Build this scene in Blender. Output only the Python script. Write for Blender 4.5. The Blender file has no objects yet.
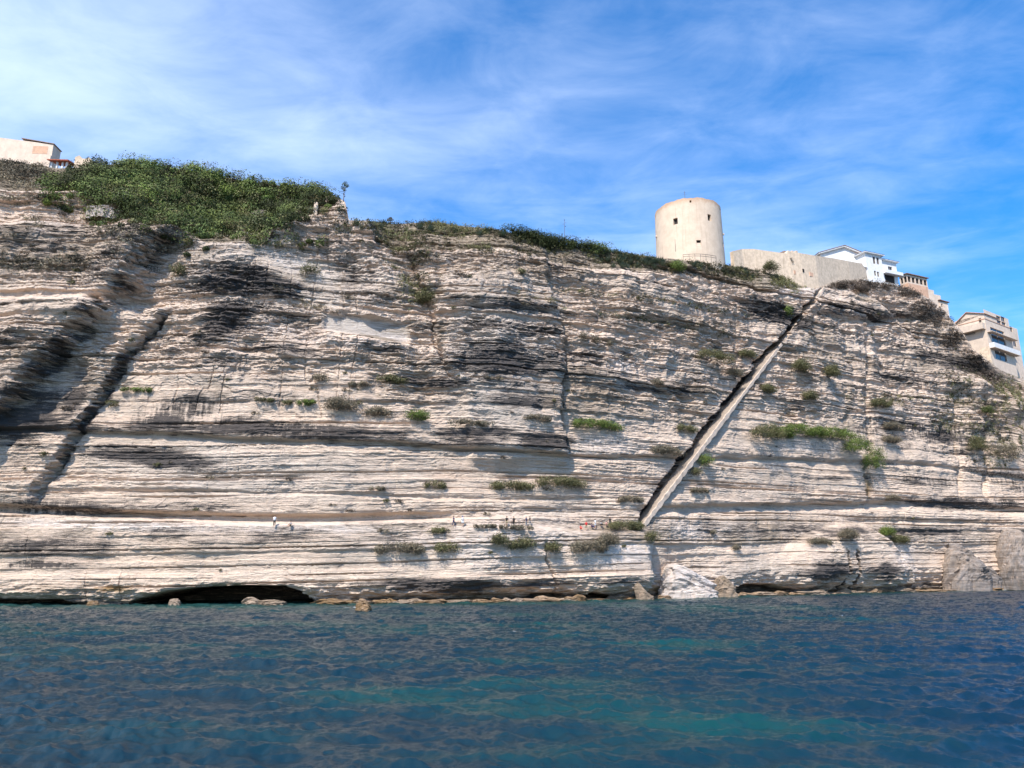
import bpy, math, random
import numpy as np
from mathutils import Vector, Matrix
random.seed(7); rng = np.random.default_rng(7)
R = math.radians
scene = bpy.context.scene
col = scene.collection

# ------------------------------------------------------------------ camera
H = 5.3; F = 740.0; PITCH = math.atan(186/740)
cp, sp = math.cos(PITCH), math.sin(PITCH)
cam_d = bpy.data.cameras.new('camera'); cam = bpy.data.objects.new('camera', cam_d); col.objects.link(cam)
cam.location = (0, 0, H); cam.rotation_euler = (math.pi/2+PITCH, 0, 0)
cam_d.sensor_width = 36; cam_d.lens = 36*F/1024; cam_d.clip_end = 60000; cam_d.clip_start = .3
scene.camera = cam

def proj(X, Y, Z):
    c = Y*cp+(Z-H)*sp
    return 512+F*X/c, 384-F*(-Y*sp+(Z-H)*cp)/c
def ray(px, py):                       # plan slope X/Y and height slope Z/Y of the sight line
    a = 384-py; den = F*cp-a*sp
    return (px-512)/den, (F*sp+a*cp)/den
def at(px, py, Y):
    a, b = ray(px, py); return Vector((a*Y, Y, H+b*Y))

# ------------------------------------------------------------------ noise
def vnoise(x, y, seed, period=4096):
    r = np.random.default_rng(seed).random(65536)
    xi = np.floor(x).astype(np.int64); yi = np.floor(y).astype(np.int64)
    fx = x-xi; fy = y-yi
    fx = fx*fx*fx*(fx*(fx*6-15)+10); fy = fy*fy*fy*(fy*(fy*6-15)+10)
    def h(a, b): return r[((a*73856093) ^ (b*19349663)) & 65535]
    return (h(xi, yi)*(1-fx)+h(xi+1, yi)*fx)*(1-fy)+(h(xi, yi+1)*(1-fx)+h(xi+1, yi+1)*fx)*fy
def fbm(x, y, seed, octv=4, gain=.5):
    s = 0; a = 1; t = 0
    for i in range(octv):
        s = s+a*vnoise(x*2**i+i*17.3, y*2**i+i*5.7, seed+i); t += a; a *= gain
    return s/t
def sig(x): return 1/(1+np.exp(-np.clip(x, -30, 30)))
def sm(a, b, x):
    t = np.clip((x-a)/(b-a), 0, 1); return t*t*(3-2*t)
def tab(x, pts):
    return np.interp(x, [p[0] for p in pts], [p[1] for p in pts])
def smooth1(a, k):
    w = np.hanning(2*k+3)[1:-1]; w /= w.sum()
    return np.convolve(np.pad(a, k, mode='edge'), w, mode='valid')

# ------------------------------------------------------------------ mesh + naming helpers
def mk(name, verts, faces, mats, parent=None, smooth=False, mi=None):
    """verts (n,3); faces (m,3|4) array or list of tuples -> one linked mesh object"""
    me = bpy.data.meshes.new(name)
    if isinstance(faces, np.ndarray):
        n, k = faces.shape
        me.vertices.add(len(verts)); me.vertices.foreach_set('co', np.asarray(verts, np.float32).ravel())
        me.loops.add(n*k); me.loops.foreach_set('vertex_index', faces.astype(np.int32).ravel())
        me.polygons.add(n); me.polygons.foreach_set('loop_start', np.arange(0, n*k, k, dtype=np.int32))
        me.polygons.foreach_set('loop_total', np.full(n, k, np.int32))
    else:
        me.from_pydata([tuple(v) for v in verts], [], [tuple(f) for f in faces])
    if not isinstance(mats, (list, tuple)): mats = [mats]
    for m in mats: me.materials.append(m)
    if mi is not None: me.polygons.foreach_set('material_index', np.asarray(mi, np.int32))
    me.polygons.foreach_set('use_smooth', np.full(len(me.polygons), smooth))
    me.update(calc_edges=True); me.validate()
    o = bpy.data.objects.new(name, me); col.objects.link(o); o.parent = parent
    return o
def tag(o, label, cat, group=None, kind=None):
    o['label'] = label
    if cat: o['category'] = cat
    if group: o['group'] = group
    if kind: o['kind'] = kind
    return o
def structure(o, label=None):
    o['kind'] = 'structure'
    if label: o['label'] = label
    return o
def empty(name, loc, rz=0):
    o = bpy.data.objects.new(name, None); col.objects.link(o); o.location = loc; o.rotation_euler = (0, 0, rz)
    o.empty_display_size = .3
    return o
def set_attr(o, name, arr):
    me = o.data; a = me.color_attributes.new(name, 'FLOAT_COLOR', 'POINT')
    v = np.ones((len(me.vertices), 4), np.float32); v[:, :arr.shape[1]] = arr
    a.data.foreach_set('color', v.ravel())

# ------------------------------------------------------------------ materials
class NT:
    def __init__(s, name):
        s.m = bpy.data.materials.new(name); s.m.use_nodes = True; s.t = s.m.node_tree; s.t.nodes.clear()
        s.out = s.t.nodes.new('ShaderNodeOutputMaterial')
    def n(s, typ, **kw):
        nd = s.t.nodes.new(typ)
        for k, v in kw.items():
            if k.startswith('i_'): nd.inputs[k[2:].replace('_', ' ')].default_value = v
            else: setattr(nd, k, v)
        return nd
    def l(s, a, b): s.t.links.new(a, b)
    def math(s, op, a, b=None, c=None, clamp=False):
        nd = s.t.nodes.new('ShaderNodeMath'); nd.operation = op; nd.use_clamp = clamp
        for i, v in enumerate((a, b, c)):
            if v is None: continue
            if isinstance(v, (int, float)): nd.inputs[i].default_value = v
            else: s.l(v, nd.inputs[i])
        return nd.outputs[0]
    def mix(s, f, a, b):
        nd = s.t.nodes.new('ShaderNodeMix'); nd.data_type = 'RGBA'
        for i, v in ((0, f), (6, a), (7, b)):
            if isinstance(v, (int, float)): nd.inputs[i].default_value = v
            elif isinstance(v, tuple): nd.inputs[i].default_value = (*v, 1)
            else: s.l(v, nd.inputs[i])
        return nd.outputs[2]
    def noise(s, vec, scale, detail=4, rough=.55, dist=0):
        nd = s.n('ShaderNodeTexNoise'); nd.inputs['Scale'].default_value = scale
        nd.inputs['Detail'].default_value = detail; nd.inputs['Roughness'].default_value = rough; nd.inputs['Distortion'].default_value = dist
        if vec is not None: s.l(vec, nd.inputs['Vector'])
        return nd.outputs['Fac']
    def mapped(s, vec, scale):
        nd = s.n('ShaderNodeMapping'); nd.inputs['Scale'].default_value = scale; s.l(vec, nd.inputs['Vector']); return nd.outputs[0]
    def ramp(s, f, a, b):
        nd = s.n('ShaderNodeMapRange'); nd.interpolation_type = 'SMOOTHSTEP'
        nd.inputs[1].default_value = a; nd.inputs[2].default_value = b
        s.l(f, nd.inputs[0]); return nd.outputs[0]
    def finish(s, colr, rough=.9, bump=None, bstr=.5, bdist=.1, spec=.3):
        b = s.n('ShaderNodeBsdfPrincipled')
        if isinstance(colr, tuple): b.inputs['Base Color'].default_value = (*colr, 1)
        else: s.l(colr, b.inputs['Base Color'])
        b.inputs['Roughness'].default_value = rough; b.inputs['Specular IOR Level'].default_value = spec
        if bump is not None:
            bn = s.n('ShaderNodeBump'); bn.inputs['Strength'].default_value = bstr; bn.inputs['Distance'].default_value = bdist
            s.l(bump, bn.inputs['Height']); s.l(bn.outputs[0], b.inputs['Normal'])
        s.l(b.outputs[0], s.out.inputs[0]); s.b = b
        return s.m

def simple(name, c, rough=.85, var=.18, scale=1.5, bump=.3, stain=None, stain_amt=.5):
    """plain surface colour with mottled wear; stain = second colour in vertical runs"""
    t = NT(name); g = t.n('ShaderNodeNewGeometry').outputs['Position']
    a = t.noise(g, scale, 5, .6)
    c0 = tuple(x*(1-var) for x in c); c1 = tuple(min(1, x*(1+var)) for x in c)
    cc = t.mix(t.ramp(a, .3, .7), c0, c1)
    if stain:
        v = t.noise(t.mapped(g, (1.2, 1.2, .18)), 1.4, 4, .6)
        cc = t.mix(t.math('MULTIPLY', t.ramp(v, .5, .72), stain_amt), cc, stain)
    return t.finish(cc, rough, t.noise(g, scale*6, 4), bump, .05)
# ------------------------------------------------------------------ cliff: plan line of the foot of the face
SH = [(-400, 607), (-150, 606), (0, 605), (160, 605), (320, 604), (500, 602), (640, 599), (800, 594.5), (900, 591.8), (1024, 589.6), (1180, 588), (1400, 587)]
us = np.arange(-400, 1401, 2.0)
sy = smooth1(tab(us, SH), 30)
_a, _b = ray(us, sy); D0 = smooth1(-H/_b, 25)
BX, BY = _a*D0, D0
BX = smooth1(BX, 10); BY = smooth1(BY, 10)
tx, ty = np.gradient(BX), np.gradient(BY); tl = np.hypot(tx, ty)
NX, NY = smooth1(ty/tl, 30), smooth1(-tx/tl, 30)     # outward (towards the sea)
ARC = np.concatenate([[0], np.cumsum(np.hypot(np.diff(BX), np.diff(BY)))])
def base(u): return np.interp(u, us, BX), np.interp(u, us, BY), np.interp(u, us, NX), np.interp(u, us, NY), np.interp(u, us, ARC)

SKY = [(-400, 140), (-150, 150), (0, 160), (30, 164), (60, 168), (100, 164), (150, 165), (200, 173), (250, 181), (300, 188), (335, 196), (345, 201), (349, 220),
       (400, 223), (440, 223), (500, 231), (560, 244), (600, 250), (660, 258), (700, 262), (740, 266), (780, 276), (800, 286), (815, 289), (830, 284),
       (860, 281), (890, 284), (912, 290), (930, 299), (945, 311), (960, 330), (975, 352), (1000, 370), (1024, 380), (1180, 420), (1400, 450)]
EDGE = [(-400, 200), (0, 180), (60, 195), (130, 226), (160, 240), (225, 240), (245, 222), (285, 208), (330, 202), (346, 204), (360, 242), (420, 247), (500, 245), (560, 256), (600, 263), (660, 270),
        (740, 276), (800, 292), (830, 288), (880, 287), (915, 297), (940, 317), (960, 338), (975, 358), (1024, 386), (1180, 450), (1400, 480)]
KREC = [(-400, 1.), (0, .9), (60, 1.1), (250, 1.1), (300, .6), (346, .2), (360, .9), (450, .9), (520, .5), (600, .5), (800, .5), (830, .4), (920, .45), (960, .6), (1180, .7), (1400, .7)]
def z_on_base(u, py):                                # height on the face where column u shows at row py
    bx, by, *_ = base(u)
    z = np.full_like(u, 30.)
    return H+ray(512, py)[1]*by if np.isscalar(py) else H+((F*sp+(384-py)*cp)/(F*cp-(384-py)*sp))*by

NU, NV = 1500, 740
ucols = np.concatenate([np.linspace(-330, -20, 90, endpoint=False), np.linspace(-20, 1044, NU-150, endpoint=False), np.linspace(1044, 1380, 60)])
bx, by, nx, ny, arc = base(ucols)
ze = smooth1(z_on_base(ucols, tab(ucols, EDGE)), 4); kr = smooth1(tab(ucols, KREC), 8)
def macro(u, z, ze, kr):
    """outward displacement of the broad shape (metres, + towards the sea)"""
    n = -tab(u, [(600, .045), (850, .03), (1400, .03)])*z
    n = n-np.minimum(kr*np.maximum(z-ze, 0), tab(u, [(-400, 14), (450, 14), (600, 5), (1400, 5)]))
    return n
def proj_sheet(bx, by, nx, ny, n, z): return proj(bx+nx*n, by+ny*n, z)
# rim height per column so that the skyline falls where the rim stands
zt = ze+6
for it in range(40):
    n = macro(ucols, zt, ze, kr); X = bx+nx*n; Y = by+ny*n
    px, py = proj(X, Y, zt)
    want = tab(px, SKY)
    zt = zt+np.clip((py-want)*.12, -1.5, 1.5)
zt = smooth1(np.maximum(zt, 10), 1)
V = np.linspace(0, 1, NV)[:, None]
Z = -1.5+V*(zt[None, :]+1.5)
U = np.broadcast_to(ucols, Z.shape); S = np.broadcast_to(arc, Z.shape)
n0 = macro(U, Z, ze[None, :], kr[None, :])
PX, PY = proj_sheet(bx, by, nx, ny, n0, Z)

# --- painted-in-the-rock masks, measured on the face
def blob(cx, cy, rx, ry, rot=0, p=1.0):
    dx, dy = PX-cx, PY-cy; c, s = math.cos(R(rot)), math.sin(R(rot))
    q = ((dx*c+dy*s)/rx)**2+((-dx*s+dy*c)/ry)**2
    return np.exp(-q**p)
def below(pts, w=2): return sig((PY-tab(PX, pts))/w)          # 1 below a bed line
def leftof(pts, w=2): return sig((tab(PY, sorted([(y, x) for x, y in pts]))-PX)/w)
def dline(pts): return PY-tab(PX, pts)
W2 = fbm(S/9, Z/5, 50, 4)-.5                                   # wobble
W1 = fbm(S/3, Z/2, 60, 4)-.5

n1 = np.zeros_like(Z)
# bed geometry -------------------------------------------------
dip = np.where(True, 0, 0)
warp = 1.8*(fbm(S/70, Z*0+.5, 3, 3)-.5)+.55*(fbm(S/16, Z/9, 9, 3)-.5)
RG = sm(.38, .62, fbm(S/20, Z/7, 555, 3))*1.0+.4
tilt = .10*(S-np.interp(335, us, ARC))*blob(320, 290, 140, 60, 8)*1.0
zeta = Z+warp+tilt-.02*S
def beds(zeta, tmin, tmax, seed, lat, lam):
    r = np.random.default_rng(seed); th = r.uniform(tmin, tmax, 900)*np.where(r.random(900) < .25, 1.9, 1)
    e = np.concatenate([[0], np.cumsum(th)])-60
    i = np.clip(np.searchsorted(e, zeta)-1, 0, len(th)-1); t = (zeta-e[i])/th[i]
    p = r.random(len(th))
    sw = S+1.5*W1+1.2*(fbm(S/2, Z/1.5, seed+5, 2)-.5)
    lam_ = vnoise(S/lam, i*7.31, seed+1)*.45+vnoise(S/(lam*.3), i*3.17, seed+2)*.2
    q1 = np.floor(sw/(lam*.45)+r.random(len(th))[i]*9).astype(np.int64); q2 = np.floor(sw/(lam*.16)+r.random(len(th))[i]*9).astype(np.int64)
    hr = np.random.default_rng(seed+9).random(8192)
    lam_ = lam_+.22*hr[(q1*7919+i*104729) & 8191]+.13*hr[(q2*6151+i*3571) & 8191]
    out = (1-lat)*p[i]+lat*lam_
    return i, t, out, p[i]
i1, t1, o1, p1 = beds(zeta, 1.2, 4.4, 11, .5, 55)
i2, t2, o2, p2 = beds(zeta, .35, 1.3, 12, .5, 24)
i3, t3, o3, p3 = beds(zeta, .14, .38, 13, .6, 9)
prof = lambda t, k: (1-k*t**2)*sm(0, .10, t)
upper = sig((zeta-34+10*W2)/2)                                  # coarser, more broken beds high up
n1 += (o1-.5)*1.5*prof(t1, .45)*(.8+.7*upper)
n1 += (o2-.5)*(.8+.9*upper)*prof(t2, .5)
n1 += (o3-.5)*(.34+.14*upper)*prof(t3, .4)*RG
rough = fbm(S/2.6, Z/.8, 21, 5, .6)-.5
rub = np.abs(fbm(S/4.2, Z/.9, 31, 5, .55)-.5)*2
n1 += (rough*(.5+.8*upper)-rub*.8*upper)*RG
def crev(i, t, th_w, amt, seed, lam):
    rr_ = np.random.default_rng(seed).random(2000)[i]
    return amt*np.exp(-(t/th_w)**2)*sm(.62, .85, rr_*.5+.6*fbm(S/lam, i*5.77, seed+3, 3))
n1 -= crev(i1, t1, .09, 1.7, 301, 34)+crev(i2, t2, .18, .9, 302, 18)
n1 += (fbm(S/22, Z/22, 41, 4)-.5)*4.6+(fbm(S/5.5+.6*W1, Z/16, 47, 4)-.5)*(1.1+1.7*upper)
n1 += np.round((fbm(S/7, Z/3.2, 48, 3)-.5)*7)/7*1.5*(.35+.65*upper)                          # broad bulges
vert = 1-np.abs(fbm(S/7, Z/40, 45, 3)-.5)*2
n1 -= .35*sm(.975, 1., vert)*sm(.55, .7, fbm(S/25, Z/12, 46, 2))                                      # joints
# named relief -------------------------------------------------
L1 = [(195, 218), (172, 236), (150, 262), (124, 300), (96, 332), (62, 366), (38, 392), (16, 415), (-12, 440), (-60, 470)]
L2 = [(174, 306), (150, 330), (128, 356), (100, 402), (76, 436), (52, 470), (38, 492), (30, 515)]
wob = W1*22+(o2-.5)*9+(o1-.5)*8
m1 = sig((tab(PY, sorted([(y, x) for x, y in L1]))-PX+wob)/3.2)*sm(212, 250, PY)*sm(470, 425, PY)
n1 += 6.8*m1*(0.75+.25*sm(440, 300, PY))
m2 = sig((tab(PY, sorted([(y, x) for x, y in L2]))-PX+wob*.5)/1.5)*sm(302, 318, PY)*sm(520, 490, PY)
n1 += 2.4*m2
gl = np.abs(PX-tab(PY, sorted([(y, x) for x, y in L2]))-2)
n1 -= 1.2*np.exp(-(gl/3)**2)*sm(305, 330, PY)*sm(520, 480, PY)
# main bed line: everything above overhangs
MB = [(-400, 430), (0, 431), (60, 431), (110, 432), (160, 433), (250, 440), (330, 442), (400, 444), (480, 449), (560, 456), (640, 456), (700, 457), (768, 458), (850, 461), (930, 464), (1024, 477), (1400, 500)]
d = dline(MB)+W1*2
over = tab(PX, [(0, 1.), (150, 1.), (480, 1.3), (565, 1.3), (566, .7), (760, .5), (1024, .7)])
n1 += over*sig(-d/1.0)*sm(-26, -4, d)
n1 -= .9*np.exp(-((d-1.5)/2.2)**2)
# terrace walk notch
TW = [(-400, 506), (0, 509), (60, 512), (120, 515), (250, 519), (330, 519), (400, 517), (450, 516), (480, 514), (560, 513), (640, 513), (1400, 513)]
d = dline(TW)
tw = sm(470, 400, PX)+.35*sm(400, 470, PX)*sm(600, 560, PX)
n1 -= 2.1*tw*sig((d+4)/.8)*sig(-(d-3.5)/.6)
n1 += .8*sm(700, 400, PX)*sm(-2, 8, d)*sm(80, 10, d)            # lower apron steps out
# lower walkway below the stair (people stand here)
n1 += 1.6*sm(440, 470, PX)*sm(655, 635, PX)*sig((PY-tab(PX, [(440, 527), (520, 528), (580, 531), (655, 531)]))/.8)*sm(604, 560, PY)
# right-hand bed bands
for pts, amp, hgt in (([(640, 506), (768, 504), (860, 503), (900, 500), (960, 503), (1024, 508), (1400, 530)], 1.3, 7),
                      ([(850, 520), (900, 520), (1024, 523), (1400, 540)], .8, 3), ([(880, 530), (1024, 531), (1400, 550)], .6, 3),
                      ([(-400, 486), (0, 487), (120, 489), (300, 492), (430, 496), (560, 498), (650, 496)], .5, 2.5),
                      ([(740, 395), (768, 398), (850, 412), (950, 417), (1024, 424)], .8, 2.2),
                      ([(590, 315), (660, 320), (740, 342), (800, 352)], .8, 2.5),
                      ([(440, 303), (480, 309), (550, 312)], 1.0, 3), ([(815, 310), (850, 318), (930, 316)], 1.6, 5),
                      ([(738, 296), (770, 308), (800, 318)], 1.4, 5), ([(190, 345), (260, 350), (300, 362)], .8, 3)):
    d = dline(pts)+W1*2; lim = sm(pts[0][0]-12, pts[0][0]+8, PX)*sm(pts[-1][0]+12, pts[-1][0]-8, PX)
    n1 += lim*amp*.5*sig(-d/.8)*sm(-20, -2, d); n1 -= lim*amp*.8*sig(d/.8)*sm(hgt*1.6, hgt*.4, d)
# block between the two vertical faults
F1 = [(398, 232), (415, 262), (425, 290), (433, 310), (434, 340), (446, 370), (462, 395), (470, 440)]
F2 = [(545, 285), (553, 305), (561, 325), (562, 345), (560, 380), (557, 410), (562, 430), (567, 456), (568, 470)]
xl = tab(PY, sorted([(y, x) for x, y in F1])); xr = tab(PY, sorted([(y, x) for x, y in F2]))
blk = sig((PX-xl+W1*3)/1.5)*sig((xr-PX+W1*3)/1.0)*sm(262, 285, PY)*sm(470, 455, PY)
n1 += blk*1.7*(.55+.45*sm(400, 560, PX))
n1 -= 1.3*np.exp(-((PX-xl)/2.2)**2)*sm(225, 260, PY)*sm(400, 370, PY)
n1 -= 1.0*np.exp(-((PX-xr-2)/1.8)**2)*sm(290, 310, PY)*sm(458, 440, PY)
# scrub gully running down from the rim
gx = tab(PY, [(222, 392), (250, 398), (275, 412), (300, 424), (318, 430)])
n1 -= 2.2*np.exp(-((PX-gx)/(16-.1*np.clip(PY-222, 0, 90)))**2)*sm(325, 300, PY)
# stairway groove
ST = [(825, 286), (643, 525)]
STx = lambda py: tab(py, sorted([(y, x) for x, y in ST]))
sd = (STx(PY)-PX)*.82                                           # + on the upper-left side
gw = tab(PY, [(289, 3), (320, 4), (350, 5.5), (400, 7.5), (460, 9.5), (500, 9), (524, 7)])
inr = sm(287, 292, PY)*sm(527, 522, PY)
grv = sig((sd-.4)/.35)*sig((gw+W1*2.5-sd)/.5)*inr
n1 -= 4.2*grv
flat = np.exp(-np.clip(np.abs(sd)-gw, 0, 99)**2/60)*inr
# quarry-cut recess
q = [(325, 312), (345, 316), (412, 322), (412, 345)]
rec = sig((PX-324)/1)*sig((409-PX)/1)*sig((PY-tab(PX, [(324, 313), (345, 314), (410, 323)]))/.7)*sig((tab(PX, [(324, 329), (350, 334), (409, 345)])-PY)/.7)
flatrec = rec
n1 = n1*(1-.85*rec)-1.0*rec
n1 += .9*sig((PY-tab(PX, [(324, 331), (350, 336), (409, 347)]))/.8)*sm(318, 328, PX)*sm(416, 405, PX)*sm(365, 348, PY)
# smooth sloped slab left of the recess
slab = sig((PX-252)/3)*sig((345-PX)/4)*blob(298, 265, 55, 14, 22, 2)
n1 = n1*(1-.6*slab)-.8*slab
# fallen dome of rock on the shore, right
dome_top = tab(PX, [(768, 592), (772, 560), (790, 543), (810, 532), (835, 525), (858, 523), (876, 534), (890, 548), (902, 568), (914, 592)])
dm = sig((PY-dome_top+W1*5)/2.2)*sm(752, 800, PX+W1*20)*sm(922, 904, PX)
dd = np.clip(PY-dome_top, 0, 70)
n1 = n1*(1-.1*dm)+dm*(.5+3.4*np.sin(np.pi*np.clip(dd/66, 0, 1)**.75)**.7*sm(766, 800, PX)*sm(918, 880, PX))
for cx in (836, 846): n1 -= 3.5*np.exp(-((PX-cx-.12*(PY-560))/1.0)**4)*sm(548, 556, PY)*dm
n1 += 1.2*sig((PY-tab(PX, [(860, 523), (890, 548), (918, 590)]))/1)*sig((tab(PX, [(860, 529), (890, 556), (905, 590)])-PY)/1)*sm(858, 866, PX)*sm(920, 912, PX)
# white slab block and step under the stair foot
bl = sig((PX-572)/6)*sig((648-PX+W1*3)/1.2)*sm(524, 536, PY)
n1 += bl*2.2*(.7+.3*sm(534, 560, PY))
cr = np.abs(PX-tab(PY, [(540, 541), (560, 545), (580, 553), (590, 556)]))
n1 -= .9*np.exp(-(cr/1.5)**2)*sm(538, 545, PY)
n1 -= 1.4*blob(650, 562, 5, 20, 0)
# foot of the cliff: notch, caves, shelf
shore = tab(PX, SH)
up = shore-PY
notch = tab(PX, [(-400, .8), (0, .7), (70, .6), (80, .4), (130, .6), (310, .6), (330, .7), (400, 1.1), (520, 1.6), (620, 1.4), (660, .8), (730, 1.2), (800, 1.4), (920, .6), (1400, 1)])
n1 -= notch*sm(13, 4, up)*1.2+.9*sm(24, 10, up+W1*14)*sm(.35, .65, fbm(S/8, Z*0, 88, 3))
n1 += .8*np.exp(-((up-20)/12)**2)
n1 += sm(30, 10, up)*((fbm(S/1.8, Z/.5, 601, 4)-.5)*1.6+(o3-.5)*.5)
def cave(top, x0, x1, depth):
    t = tab(PX, top)
    return depth*sig((PY-t+W1*3)/.35)*sm(x0-2, x0+2, PX)*sm(x1+2, x1-2, PX)
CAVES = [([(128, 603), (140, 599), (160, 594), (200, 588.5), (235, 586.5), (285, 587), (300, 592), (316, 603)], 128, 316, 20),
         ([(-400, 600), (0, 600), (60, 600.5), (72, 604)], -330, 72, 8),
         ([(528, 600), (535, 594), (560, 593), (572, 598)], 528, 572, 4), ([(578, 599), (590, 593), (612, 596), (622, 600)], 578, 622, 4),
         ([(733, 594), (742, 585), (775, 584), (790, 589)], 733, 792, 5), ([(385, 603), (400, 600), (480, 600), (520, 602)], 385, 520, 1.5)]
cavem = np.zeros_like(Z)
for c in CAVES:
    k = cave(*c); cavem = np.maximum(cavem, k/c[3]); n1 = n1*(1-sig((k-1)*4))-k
# right rubble slope
rs = sm(918, 960, PX)*sm(470, 430, PY)*below([(880, 300), (920, 330), (940, 350), (970, 372), (1400, 380)], 4)
n1 += rs*((fbm(S/6, Z/6, 71, 4)-.5)*3)
for cx, c2 in ((957, 962), (985, 988)): n1 -= 1.3*np.exp(-((PX-cx-(PY-400)*.05-W1*8)/2.5)**2)*sm(385, 400, PY)*sm(505, 490, PY)
n1 -= 1.2*np.exp(-((PX-868-W1*8)/3)**2)*sm(330, 350, PY)*sm(515, 480, PY)
# keep the rim itself calm so the skyline stays where it is
rim = sm(0, 3.0, zt[None, :]-Z); n1 = n1*(.35+.65*rim)

n = n0+n1
gs = np.abs(np.gradient(n, axis=1)/np.maximum(np.gradient(S, axis=1), .01)); fl = sm(.8, 2.5, gs)
ts = fl*rim*((fbm(n/1.1+S/40, Z/.42, 501, 4)-.5)*2.0+(o2-.5)*.9)
XX = bx+nx*n-ny*ts; YY = by+ny*n+nx*ts; ZZ = Z+0.0
FPX, FPY = proj(XX, YY, ZZ)

# --- colour masks ----------------------------------------------
stain_shade = .11+.0*Z  # dark tone: rock stains, plus shade painted into some recesses
for cx, cy, rx, ry, rot, a in ((225, 325, 34, 20, -35, .75), (250, 370, 50, 12, 10, .4), (180, 412, 50, 14, -12, .8), (250, 425, 60, 10, 0, .65), (330, 436, 110, 8, 3, .55), (150, 455, 75, 13, 5, .95),
        (200, 470, 80, 10, 5, .45), (30, 430, 60, 40, -30, .75), (60, 505, 80, 14, 3, .75), (110, 500, 50, 8, 0, .6), (200, 505, 90, 8, 0, .5), (60, 552, 60, 14, 0, .45), (40, 564, 30, 5, 0, .7), (300, 500, 130, 7, 2, .35),  # the far-left recess blob mixes dark rock with painted shade
        (85, 395, 14, 50, 34, .8), (35, 460, 18, 40, 25, .4), (500, 320, 60, 25, 5, .62), (500, 365, 50, 30, 0, .6), (520, 400, 45, 28, 0, .5), (545, 442, 35, 10, 3, .95), (480, 437, 50, 9, 3, .7), (410, 380, 80, 6, 5, .6),
        (290, 352, 60, 6, 6, .5), (370, 350, 40, 4, 5, .4), (245, 285, 60, 26, 8, .68), (350, 275, 45, 20, 30, .5), (440, 586, 90, 9, 0, .9), (545, 584, 50, 9, 0, .7), (610, 585, 40, 8, 0, .6), (816, 572, 34, 14, 0, .9),
        (874, 572, 30, 14, 10, .85), (970, 505, 70, 8, 2, .95), (900, 430, 60, 10, 0, .5), (945, 436, 25, 8, 3, .85), (850, 478, 70, 4, 0, .6), (850, 530, 90, 4, 0, .4), (790, 505, 90, 5, 0, .45), (925, 532, 50, 4, 0, .6),
        (860, 312, 60, 9, 2, .65), (775, 312, 40, 14, 22, .75), (960, 365, 45, 10, 14, .8), (900, 375, 50, 12, 0, .45), (930, 480, 60, 6, 2, .7), (1010, 480, 30, 12, 10, .6), (640, 330, 120, 10, 8, .3), (620, 388, 100, 4, 3, .4),
        (580, 360, 20, 20, 0, .3), (60, 250, 70, 30, 0, .45), (130, 260, 40, 16, -50, .6), (20, 350, 60, 18, -5, .35), (960, 560, 60, 14, 0, .3), (700, 570, 60, 16, 0, .35), (790, 475, 100, 20, 0, .22), (650, 480, 100, 12, 0, .3)):
    stain_shade = np.maximum(stain_shade, 1.35*a*blob(cx, cy, rx, ry, rot, 1.3))
stain_shade = np.maximum(stain_shade, .95*grv)  # shade under the groove's rock roof, painted into the colour
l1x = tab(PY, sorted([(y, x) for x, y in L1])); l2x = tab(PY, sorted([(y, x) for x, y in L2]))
stain_shade = np.maximum(stain_shade, .66*np.exp(-np.abs((PX-l1x-3+W1*14)/9)**2.5)*sm(215, 235, PY)*sm(445, 420, PY))  # shadow below the buttress overhang painted in, along with black stains
stain_shade = np.maximum(stain_shade, .9*np.exp(-np.abs((PX-l2x-4+W1*10)/4.5)**2.5)*sm(305, 325, PY)*sm(510, 480, PY))  # shade of the slanting gully painted as a dark line
stain_shade += .55*sig(-dline(MB)/1)*sm(-24, -2, dline(MB))*(.25+.75*sm(620, 540, PX))
stain_shade += .55*(p2-.5)*(.5+vnoise(S/8, i2*2.2, 91))+.55*(p1-.55)*(vnoise(S/18, i1*2.9, 92)*1.6)
stain_shade += .9*(fbm(S/5, Z/2.2, 93, 4)-.52)
stain_shade -= .45*blob(120, 350, 30, 60, 33, 2)*(1-sig((gl*-1+6)))
stain_shade -= .5*slab+.6*rec+.4*blob(500, 545, 110, 24, 0, 2)+.45*blob(610, 555, 40, 14, 0, 2)+.4*blob(780, 280, 40, 12, 18, 2)+.35*blob(700, 545, 70, 14, 0, 2)+.3*blob(220, 560, 100, 22, 0, 2)+.3*blob(640, 425, 60, 22, 0, 2)
streak = np.zeros_like(Z)
for cx, cy, rx, ry in ((190, 415, 60, 16), (600, 446, 36, 10), (640, 466, 30, 12), (805, 448, 62, 12), (920, 470, 50, 12), (960, 440, 60, 60), (300, 432, 60, 9), (868, 420, 12, 60), (40, 512, 60, 12), (30, 566, 40, 6), (1000, 480, 40, 30)):
    streak = np.maximum(streak, blob(cx, cy, rx, ry, 0, 2))
brown = .16+.55*(p1 > .66)*vnoise(S/15, i1*1.3, 95)+.5*(fbm(S/6, Z/3, 96, 3)-.5)
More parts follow.
